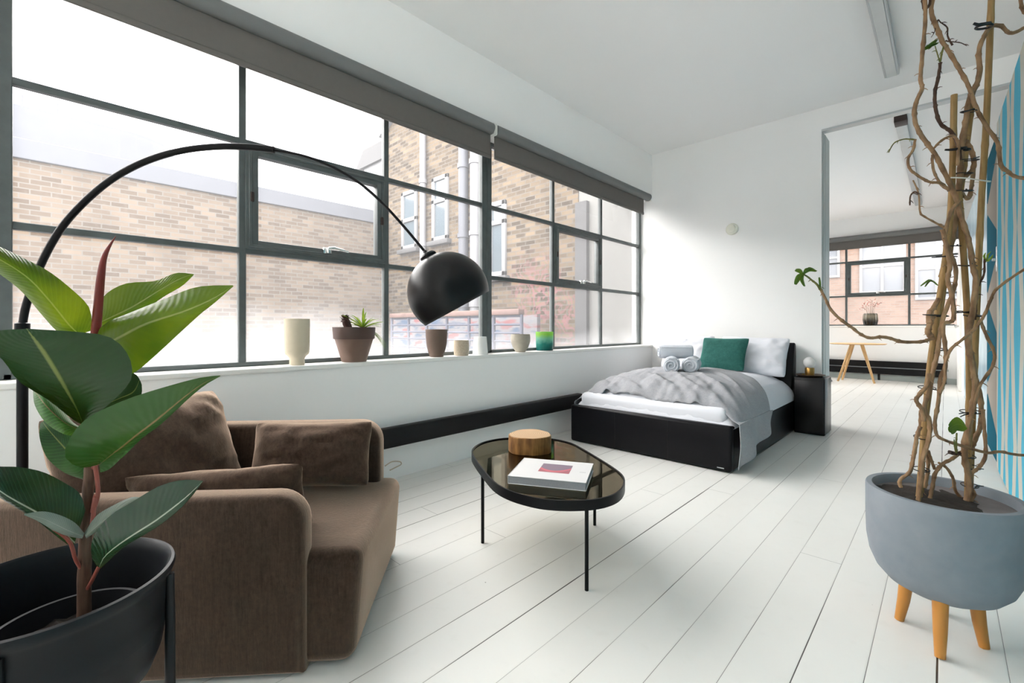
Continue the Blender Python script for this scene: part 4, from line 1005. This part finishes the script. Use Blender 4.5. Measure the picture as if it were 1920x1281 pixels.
bm = NB(); e = LP(797, 472); tube(bm, [e, e + (apex - e) * .5, apex], [.008, .010, .011], 12); obj('shade_joint', bm, M['black_metal'], t)
bm = NB(); lathe(bm, [(0, 0), (.018, 0), (.018, .05), (0, .05)], apex - axis * .06, 16, axis); obj('bulb_holder', bm, M['black_metal'], t)
# small cable by the wall
bm = NB(); pts = [on_x(u, v, XW + .03) for u, v in ((722, 874), (735, 866), (750, 866), (752, 871), (743, 876), (731, 882))]
tube(bm, crom(pts, 24), .004, 8); tag(obj('power_cable', bm, M['cable'], None, pts[0]), 'thin pale cable loop sticking out behind the armchair at the wall', 'cable')
# ================================================================== RUBBER PLANT
PC = at(95, HOR, 1.0); PC.z = 0
RZP = .535; RP = .2216
t = thing('potted_rubber_plant', (PC.x, PC.y, 0), 'large rubber plant with glossy leaves in a charcoal metal pot on a stand', 'potted plant')
prof = [(0, .258), (.10, .260), (.145, .272), (.178, .300), (.195, .345), (.2035, .40), (.2045, .402), (.206, .44), (.209, .505), (.216, .515), (.219, .522), (.2216, .530), (.219, .538), (.213, .540), (.207, .534), (.202, .51), (.196, .40), (.180, .32), (.12, .285), (0, .28)]
bm = NB(); lathe(bm, prof, PC, 72); obj('outer_pot', bm, M['pot_dark'], t)
for a in (math.radians(70), math.radians(160), math.radians(250), math.radians(340)):
    d = Vector((math.cos(a), math.sin(a), 0)); p = PC + d * .2135
    bm = NB(); tube(bm, [p + Vector((0, 0, .004)), p + Vector((0, 0, .40)), p - d * .002 + Vector((0, 0, .508))], .0105, 12); obj('stand_leg', bm, M['pot_dark'], t)
IC = at(150, HOR, 1.0); IC.z = 0
bm = NB(); lathe(bm, [(.10, .23), (.128, .44), (.134, .442), (.134, .452), (.126, .452), (.122, .43), (.095, .23)], IC * .62 + PC * .38, 56); obj('inner_pot', bm, M['pot_dark'], t)
bm = NB(); lathe(bm, [(0, .415), (.06, .418), (.124, .408)], IC * .62 + PC * .38, 40)
for v in bm.verts: v.co.z += .012 * noise.noise(v.co * 50)
obj('soil', bm, M['soil'], t)
tr = [at(158, 1160, 1.0), at(158, 1080, 1.0), at(160, 1010, 1.0), at(164, 940, 1.0), at(168, 880, .995), at(172, 790, .99), at(176, 700, .98), at(180, 630, .975)]
bm = NB(); tube(bm, crom(tr, 50), [.0125 - .005 * k / 49 for k in range(50)], 14, knots=.12); obj('trunk', bm, M['trunk'], t)
for k, (a, b) in enumerate((((190, 925), (178, 870)), ((185, 935), (172, 990)))):
    bm = NB(); tube(bm, crom([at(a[0] - 12, a[1] + 25, 1.0), at(a[0] - 6, a[1] - 5, .995), at(*b, .985)], 10), .004, 8); obj('petiole', bm, M['petiole'], t)
bm = NB(); tube(bm, crom([at(158, 1075, 1.0), at(142, 1050, .98), at(130, 1015, .96), at(96, 988, .93), at(75, 970, .92)], 14), .0035, 8); obj('petiole', bm, M['petiole'], t)
bm = NB(); tube(bm, crom([at(160, 1110, 1.0), at(172, 1090, .99), at(186, 1062, .975), at(195, 1050, .97)], 12), .0038, 8); obj('petiole', bm, M['petiole'], t)
bm = NB(); tube(bm, crom([at(170, 885, 1.0), at(178, 872, .99), at(192, 864, .97)], 8), .0045, 8); obj('petiole', bm, M['petiole'], t)
bm = NB(); tube(bm, crom([at(168, 860, 1.0), at(160, 820, .97), at(155, 795, .95)], 8), .0045, 8); obj('petiole', bm, M['petiole'], t)
def rl(mat, L, Mi, R): bm = NB(); leaf(bm, L, Mi, R); return obj('leaf', bm, mat, t)
# L13 sliver, L7, L8 behind
rl(M['leaf_dark'], [(185, 760, 1.03), (215, 735, 1.06), (240, 700, 1.08), (256, 703, 1.09)], [(185, 765, 1.03), (222, 748, 1.05), (250, 735, 1.07), (262, 712, 1.09)], [(188, 770, 1.03), (225, 762, 1.06), (262, 745, 1.08), (266, 722, 1.09)])
rl(M['leaf_mid'], [(160, 805, 1.0), (135, 790, 1.0), (95, 740, 1.0), (68, 722, 1.0), (62, 730, 1.0)], [(158, 808, 1.0), (125, 795, .97), (90, 765, .96), (70, 740, .98), (62, 732, 1.0)], [(157, 815, 1.0), (125, 816, .98), (88, 795, .97), (66, 762, .98), (62, 736, 1.0)])
rl(M['leaf_dark'], [(165, 800, 1.03), (150, 805, 1.03), (120, 800, 1.03), (95, 788, 1.03), (82, 789, 1.03)], [(163, 880, 1.0), (140, 860, 1.0), (112, 830, 1.01), (90, 805, 1.02), (80, 791, 1.03)], [(158, 900, 1.0), (120, 886, 1.0), (88, 858, 1.0), (74, 820, 1.01), (76, 793, 1.03)])
# L4 behind lime
rl(M['leaf_backlit'], [(182, 590, 1.0), (195, 555, 1.02), (235, 532, 1.04), (290, 527, 1.06), (330, 512, 1.07), (362, 514, 1.08)], [(184, 606, .99), (215, 592, 1.0), (255, 572, 1.02), (298, 545, 1.04), (335, 524, 1.06), (363, 514, 1.08)], [(190, 618, 1.0), (220, 606, 1.01), (265, 585, 1.03), (308, 556, 1.05), (342, 536, 1.06), (364, 515, 1.08)])
# L5 upper left
rl(M['leaf_backlit'], [(172, 620, .98), (168, 578, .96), (135, 543, .92), (90, 508, .88), (40, 482, .84), (0, 463, .81), (-50, 445, .78)], [(150, 628, .97), (130, 610, .94), (100, 573, .89), (62, 530, .85), (30, 505, .82), (-5, 484, .79), (-52, 455, .78)], [(140, 635, .98), (108, 622, .96), (78, 590, .92), (42, 548, .88), (5, 518, .85), (-25, 497, .82), (-54, 465, .78)])
# L3 big lime, folded
rl(M['leaf_backlit'], [(172, 640, .97), (195, 608, .96), (245, 586, .95), (310, 560, .94), (370, 538, .93), (436, 535, .92)], [(190, 650, .95), (225, 632, .93), (275, 607, .92), (345, 584, .91), (400, 560, .915), (437, 536, .92)], [(232, 695, .95), (250, 700, .96), (290, 668, .955), (345, 617, .945), (392, 575, .93), (438, 537, .92)])
# L6 sheath
bm = NB(); sp = [at(u, v, .965) for u, v in ((179, 632), (184, 575), (189, 520), (197, 478), (217, 443))]
tube(bm, crom(sp, 24), [r for r in crom([(.0088,), (.0082,), (.0072,), (.0046,), (.0006,)], 24)] and [q[0] for q in crom([(.0088,), (.0082,), (.0072,), (.0046,), (.0006,)], 24)], 12); obj('leaf_sheath', bm, M['spike'], t, label='red pointed new leaf sheath')
# L1 big front leaf
rl(M['leaf_dark'], [(155, 797, .95), (135, 786, .90), (90, 750, .86), (35, 715, .83), (8, 678, .82), (-22, 650, .82), (-10, 622, .82), (48, 617, .82)], [(156, 798, .95), (146, 772, .92), (130, 742, .89), (112, 710, .86), (94, 680, .84), (78, 655, .83), (64, 635, .82), (50, 616, .82)], [(157, 797, .95), (190, 770, .91), (222, 742, .88), (247, 708, .86), (240, 665, .84), (205, 632, .83), (140, 622, .82), (54, 617, .82)])
# L2 long green leaf
rl(M['leaf_mid'], [(183, 872, .97), (150, 877, .95), (121, 855, .92), (135, 815, .90), (170, 780, .89), (240, 748, .87), (305, 727, .85), (372, 709, .83), (413, 704, .82)], [(186, 872, .97), (205, 856, .95), (232, 836, .92), (258, 815, .90), (285, 795, .885), (318, 768, .87), (352, 740, .85), (385, 717, .835), (413, 705, .82)], [(188, 886, .97), (205, 880, .96), (226, 860, .94), (250, 825, .92), (282, 800, .90), (318, 772, .88), (354, 744, .86), (388, 720, .84), (413, 706, .82)])
# L9 glossy left
rl(M['leaf_blue'], [(160, 958, .97), (150, 926, .97), (120, 905, .96), (80, 885, .93), (35, 876, .90), (0, 875, .88), (-50, 872, .85)], [(140, 1018, .97), (120, 1000, .95), (98, 982, .93), (70, 962, .91), (30, 940, .88), (0, 921, .86), (-52, 880, .85)], [(138, 1024, .98), (118, 1010, .965), (92, 990, .95), (60, 966, .93), (25, 946, .90), (-5, 930, .88), (-52, 890, .85)])
# L10, L11 pale young pair
rl(M['leaf_pale'], [(158, 1000, .96), (140, 980, .94), (112, 966, .92), (80, 959, .90), (46, 964, .88)], [(156, 1006, .95), (130, 996, .93), (105, 984, .915), (78, 972, .90), (45, 965, .88)], [(154, 1010, .96), (128, 1006, .94), (100, 995, .92), (72, 978, .90), (45, 966, .88)])
rl(M['leaf_pale'], [(158, 1000, .96), (180, 968, .95), (212, 948, .94), (245, 933, .93), (264, 933, .92)], [(160, 1006, .955), (190, 980, .94), (220, 958, .93), (248, 941, .925), (264, 934, .92)], [(162, 1010, .96), (198, 986, .955), (228, 965, .95), (252, 947, .94), (264, 935, .92)])
# L12 dark right leaf
rl(M['leaf_blue'], [(182, 1062, .96), (171, 1040, .95), (176, 1005, .94), (205, 968, .93), (250, 940, .92), (300, 911, .91), (345, 900, .90), (380, 902, .89)], [(186, 1064, .95), (196, 1044, .93), (222, 1022, .92), (255, 1000, .91), (290, 978, .90), (325, 952, .895), (352, 930, .89), (380, 903, .89)], [(190, 1066, .96), (208, 1048, .945), (238, 1022, .935), (272, 1000, .925), (302, 982, .915), (335, 956, .905), (358, 933, .90), (380, 904, .89)])

# ================================================================== CLIMBING PLANT IN CONCRETE PLANTER
CP = Vector((-.010, 2.245, 0)); CR = .2157; ZR = .512
t = thing('potted_climber', CP, 'tall bare climbing plant tied to canes in a round blue-grey concrete planter', 'potted plant')
prof = [(0, .150), (.07, .150), (.115, .158), (.155, .180), (.185, .215), (.204, .262), (.213, .32), (.2155, .40), (.2157, .506), (.213, .512), (.196, .512), (.193, .506), (.19, .46), (0, .45)]
bm = NB(); lathe(bm, prof, CP, 80); obj('concrete_pot', bm, M['concrete'], t)
bm = NB(); lathe(bm, [(0, .482), (.10, .484), (.191, .480)], CP, 48); obj('soil_cover', bm, M['stonetop'], t)
bm = NB(); k = CP + Vector((-.04, -.02, 0)); lathe(bm, [(0, .490), (.06, .492), (.12, .488), (.15, .481)], k, 40)
for v in bm.verts: v.co.z += .010 * noise.noise(v.co * 45); v.co.x += .015 * noise.noise(v.co * 13 + Vector((5, 0, 0)))
obj('soil', bm, M['soil'], t)
for p in ((-.012, 2.078), (-.125, 2.245), (.098, 2.250), (-.012, 2.405)):
    q = Vector((p[0], p[1], 0)); d = (CP - q) * .22
    bm = NB(); tube(bm, [q + Vector((0, 0, .001)), q + d * .5 + Vector((0, 0, .08)), q + d + Vector((0, 0, .20))], [.0145, .019, .023], 20); obj('leg', bm, M['orange_wood'], t)
D0 = 1.64
def poly(pts, dd=0.0, wig=0.0): return [at(p[0], p[1], D0 + dd + (p[2] if len(p) > 2 else 0)) for p in pts]
def stake(pts, r, dd=0.0):
    q = poly(pts, dd); m = 60; line = crom(q, m); rr = []
    for k in range(m): rr.append(r * (1.14 if k % 13 == 6 else 1.0))
    bm = NB(); tube(bm, line, rr, 14); return obj('cane', bm, M['bamboo'], t)
stake([(1861, -60), (1850, 215), (1839, 400), (1828, 665), (1817, 955)], .0095, .03)
stake([(1789, 178), (1782, 400), (1758, 585), (1741, 712), (1722, 948)], .0095, 0)
stake([(1822, 190), (1796, 385), (1766, 520)], .010, .03)
stake([(1797, 360), (1805, 450), (1817, 680), (1814, 952)], .0095, .01)
stake([(1783, 420), (1770, 540), (1735, 800), (1727, 950)], .0075, .035)
def vine(pts, r0, r1, dd=0.0, mat='vine', name='stem', kn=.28):
    q = poly(pts, dd); m = max(16, len(pts) * 7); ln_ = crom(q, m)
    rr = []
    for k in range(m):
        f = k / (m - 1); node = 1 + .25 * max(0, math.sin(k * 1.35 + len(pts))) ** 6
        rr.append((r0 + (r1 - r0) * f) * node * 1.1)
    bm = NB(); tube(bm, ln_, rr, 10, knots=kn)
    # little aerial roots at the nodes
    for k in range(5, m - 2, 9):
        a = random.uniform(0, 2 * PI); d = Vector((math.cos(a), math.sin(a), random.uniform(-.6, .3))).normalized(); p = Vector(ln_[k])
        tube(bm, [p, p + d * (rr[k] + .006), p + d * (rr[k] + .013) + Vector((0, 0, -.004))], [.0018, .0014, .0006], 5)
    return obj(name, bm, M[mat], t)
v_ = vine
v_([(1811, 950), (1818, 905), (1808, 850), (1818, 790), (1828, 730), (1824, 685), (1815, 640), (1824, 581), (1830, 531), (1824, 497), (1816, 450), (1803, 409), (1790, 365), (1768, 318), (1750, 285), (1726, 252), (1715, 225), (1717, 195), (1729, 166), (1726, 148), (1730, 94), (1735, 33), (1733, -30)], .0088, .0048, -.03)
v_([(1920 + 40, 338), (1907, 332), (1890, 322), (1877, 310), (1870, 268), (1850, 238), (1830, 201), (1817, 164), (1797, 127), (1778, 96), (1767, 77), (1756, 50), (1746, 20), (1752, -20)], .0052, .0062, -.01)
v_([(1960, 20), (1920, 52), (1894, 62), (1877, 49), (1858, 50), (1844, 70), (1835, 100), (1837, 134), (1830, 161), (1817, 188), (1810, 235), (1803, 275), (1800, 330), (1793, 400), (1780, 470), (1775, 520)], .0048, .0092, .015)
v_([(1763, 118), (1760, 141), (1753, 174), (1754, 201), (1763, 231), (1783, 247), (1795, 268), (1800, 300)], .0042, .0055, -.02, 'vine_dark')
v_([(1716, 262), (1712, 281), (1703, 297), (1705, 315), (1720, 329), (1743, 341), (1762, 343), (1775, 352)], .0036, .0042, -.04, 'vine')
v_([(1716, 262), (1696, 261), (1677, 268), (1666, 286)], .0022, .0014, -.04, 'shoot')
v_([(1712, 338), (1722, 362), (1725, 396), (1733, 406), (1760, 421), (1772, 428)], .0018, .0036, -.03, 'vine')
v_([(1706, 385), (1707, 368), (1715, 360), (1722, 364)], .0018, .0025, -.03, 'vine_dark')
v_([(1799, 377), (1782, 400), (1772, 445), (1780, 470), (1792, 505), (1788, 545), (1770, 591), (1762, 631), (1757, 665), (1749, 698), (1743, 732), (1733, 766), (1743, 792), (1741, 826), (1730, 860), (1726, 905), (1721, 945)], .0052, .0064, -.035)
v_([(1767, 430), (1774, 460), (1781, 500), (1777, 524), (1786, 560), (1788, 594), (1782, 604), (1768, 610), (1773, 658), (1772, 690), (1763, 708), (1760, 749), (1753, 792), (1757, 816), (1773, 826), (1803, 836), (1850, 849), (1877, 847), (1907, 853), (1970, 856)], .006, .0042, -.045)
v_([(1752, 634), (1742, 637), (1726, 641), (1690, 641), (1668, 634), (1650, 632), (1632, 634), (1614, 627), (1595, 613), (1575, 598), (1558, 581), (1548, 561), (1538, 541)], .0056, .0040, -.02)
v_([(1540, 545), (1530, 532), (1515, 520), (1506, 514)], .0036, .0022, -.02, 'shoot')
v_([(1742, 700), (1738, 722), (1722, 742), (1718, 752), (1728, 768), (1732, 790)], .0056, .006, -.04)
v_([(1975, 478), (1918, 507), (1870, 541), (1857, 564), (1847, 588), (1830, 614), (1803, 638), (1783, 655), (1773, 680), (1771, 715), (1762, 738)], .0036, .0046, -.06)
v_([(1838, 600), (1850, 631), (1864, 661), (1861, 687), (1842, 715), (1834, 732), (1824, 772), (1815, 802), (1817, 840)], .0040, .0048, -.04)
v_([(1846, 486), (1845, 514), (1834, 537), (1830, 560), (1828, 600)], .0026, .0036, -.03, 'vine_dark')
v_([(1689, 914), (1688, 900), (1706, 884), (1714, 850), (1720, 815), (1726, 800)], .0052, .0055, -.02)
v_([(1744, 935), (1748, 915), (1754, 887), (1768, 870), (1783, 862), (1806, 846), (1816, 838)], .0054, .0048, -.02)
v_([(1734, 915), (1740, 880), (1738, 850), (1727, 815), (1726, 770)], .0052, .0048, .01)
v_([(1752, 880), (1746, 862), (1740, 845)], .0042, .004, .0)
v_([(1760, 868), (1774, 877), (1786, 895), (1791, 919), (1804, 936)], .0038, .0045, .0, 'vine')
v_([(1843, 768), (1846, 810), (1848, 853), (1838, 874), (1822, 888), (1816, 905), (1826, 928), (1812, 948)], .0046, .0055, -.03)
v_([(1826, 700), (1838, 745), (1840, 775), (1838, 800), (1826, 830), (1816, 850)], .007, .0066, .01, 'vine')
v_([(1800, 340), (1822, 320), (1826, 300), (1818, 275), (1806, 262)], .0062, .0070, .02)
v_([(1800, 360), (1816, 372), (1822, 345), (1826, 310)], .0058, .0052, .025)
v_([(1747, 283), (1760, 268), (1775, 258), (1790, 256), (1797, 275), (1795, 310)], .003, .0046, -.03)
v_([(1748, 290), (1750, 318), (1764, 345), (1780, 356)], .0034, .0044, -.03)
v_([(1745, 608), (1742, 590), (1752, 575), (1760, 560)], .008, .006, -.02)
v_([(1746, 632), (1740, 622), (1744, 606), (1752, 590)], .0085, .0062, -.02)
v_([(1786, 85), (1777, 68), (1776, 52), (1764, 42), (1758, 38), (1752, 60), (1746, 70)], .0026, .0008, -.01, 'vine_dark')
v_([(1773, 76), (1780, 78), (1800, 80), (1813, 86)], .0022, .001, -.01, 'vine_dark')
v_([(1735, 20), (1732, 10), (1727, -20)], .005, .004, -.02, 'vine_dark')
v_([(1738, 15), (1744, 5), (1742, -20)], .004, .003, -.02, 'vine_dark')
v_([(1914, -30), (1914, 5), (1922, 24), (1945, 30)], .005, .005, .0)
v_([(1763, 116), (1766, 100), (1769, 88)], .0026, .0022, -.02, 'shoot')
v_([(1762, 116), (1758, 102), (1753, 86)], .0018, .0014, -.02, 'shoot')
# leaf stalk and leaves
v_([(1793, 850), (1793, 830), (1794, 812)], .0030, .0020, -.05, 'shoot')
def small_leaf(bm_pts, w, mat='leaf_small', dd=-.03):
    bm = NB(); a = [at(p[0], p[1], D0 + dd) for p in bm_pts]; d = a[-1] - a[0]
    ln2 = crom(a, 9); sd = d.cross(FW).normalized()
    def fn(i, j):
        k = round(i * 8); ww = w * math.sin(PI * (.06 + .90 * i)) ** .6
        return Vector(ln2[k]) + sd * ((j * 2 - 1) * ww) - FW * (.004 - abs(j * 2 - 1) * .006)
    grid(bm, fn, 9, 5, uv=True); return obj('leaf', bm, M[mat], t)
for pts, w in (([(1506, 514), (1500, 508), (1491, 506)], .008), ([(1506, 514), (1498, 520), (1491, 534)], .010), ([(1507, 514), (1504, 524), (1509, 537)], .007), ([(1507, 513), (1518, 505), (1531, 508)], .008), ([(1538, 542), (1538, 530), (1536, 520)], .004), ([(1507, 514), (1512, 506), (1520, 504)], .006)): small_leaf(pts, w, dd=-.02)
small_leaf([(1779, 802), (1795, 795), (1812, 803)], .024, dd=-.06); small_leaf([(1794, 800), (1786, 806), (1782, 812)], .016, dd=-.055)
for pts, w in (([(1732, 93), (1746, 84), (1758, 74)], .007), ([(1736, 86), (1748, 84), (1760, 80)], .005), ([(1740, 92), (1746, 86), (1752, 80)], .005)): small_leaf(pts, w, dd=-.02)
for pts, w in (([(1758, 535), (1746, 526), (1734, 538)], .004), ([(1748, 528), (1742, 526), (1726, 537)], .004)): small_leaf(pts, w, 'leaf_succulent', -.02)
for pts in ([(1850, 490), (1852, 478), (1858, 472)], [(1848, 492), (1845, 480), (1848, 474)], [(1852, 490), (1858, 484), (1862, 478)]):
    bm = NB(); tube(bm, poly(pts, -.03), [.0025, .0034, .001], 8); obj('bud', bm, M['lime_bud'], t)
v_([(1793, 846), (1790, 834), (1789, 824)], .004, .001, -.05, 'shoot'); v_([(1780, 848), (1788, 850), (1800, 850)], .006, .005, -.045, 'vine_dark')
# ties round the bundles
def tie(u, v, w, tail=None, mat='tie', r=.0017, dd=0):
    c = at(u, v, D0 + dd); bm = NB(); R = w / F * D0 / 2 * .8
    pts = [c + RT * math.cos(a) * R + FW * math.sin(a) * .020 + UP * .004 * math.sin(a) for a in [k * 2 * PI / 20 for k in range(21)]]
    tube(bm, pts, r, 6)
    if tail:
        for (du, dv) in tail: tube(bm, [c - FW * .02, at(u + du * .6, v + dv * .6, D0 + dd - .035), at(u + du, v + dv, D0 + dd - .03)], [r * 1.5, r * 1.3, r], 6)
    return obj('cable_tie', bm, M[mat], t)
tie(1785, 461, 34, [(16, 0)]); tie(1775, 481, 44, [(-28, 2)]); tie(1812, 498, 44, [(18, -6)]); tie(1760, 592, 40, [(-30, -2)]); tie(1738, 727, 36, [(24, 6)])
tie(1825, 592, 40, [(16, 2)]); tie(1820, 772, 46, [(-22, 4), (-20, 10)]); tie(1822, 876, 34, [(22, 4)]); tie(1818, 910, 34, [(26, 2)]); tie(1845, 50, 30, [(-20, -6)], r=.004)
tie(1816, 209, 30, [(-14, 2)]); tie(1800, 281, 40, [(-28, 0), (14, 0)], r=.0035); tie(1816, 300, 44, [(20, -6)]); tie(1806, 325, 40); tie(1801, 358, 56, [(22, -2)]); tie(1808, 585, 30, [(-16, 2)]); tie(1727, 880, 34, [(10, 2)]); tie(1728, 820, 30); tie(1814, 855, 30, [(10, 6)]); tie(1762, 655, 30, [(-10, 8)])
bm = NB(); tube(bm, crom([at(u, v, D0 + d) for u, v, d in ((1783, 333, -.04), (1810, 334, -.045), (1838, 338, -.03), (1857, 340, -.0))], 16), .0022, 6); tube(bm, crom([at(u, v, D0 + d) for u, v, d in ((1857, 341, .05), (1830, 342, .06), (1800, 340, .05))], 10), .0014, 6); obj('string', bm, M['string'], t)
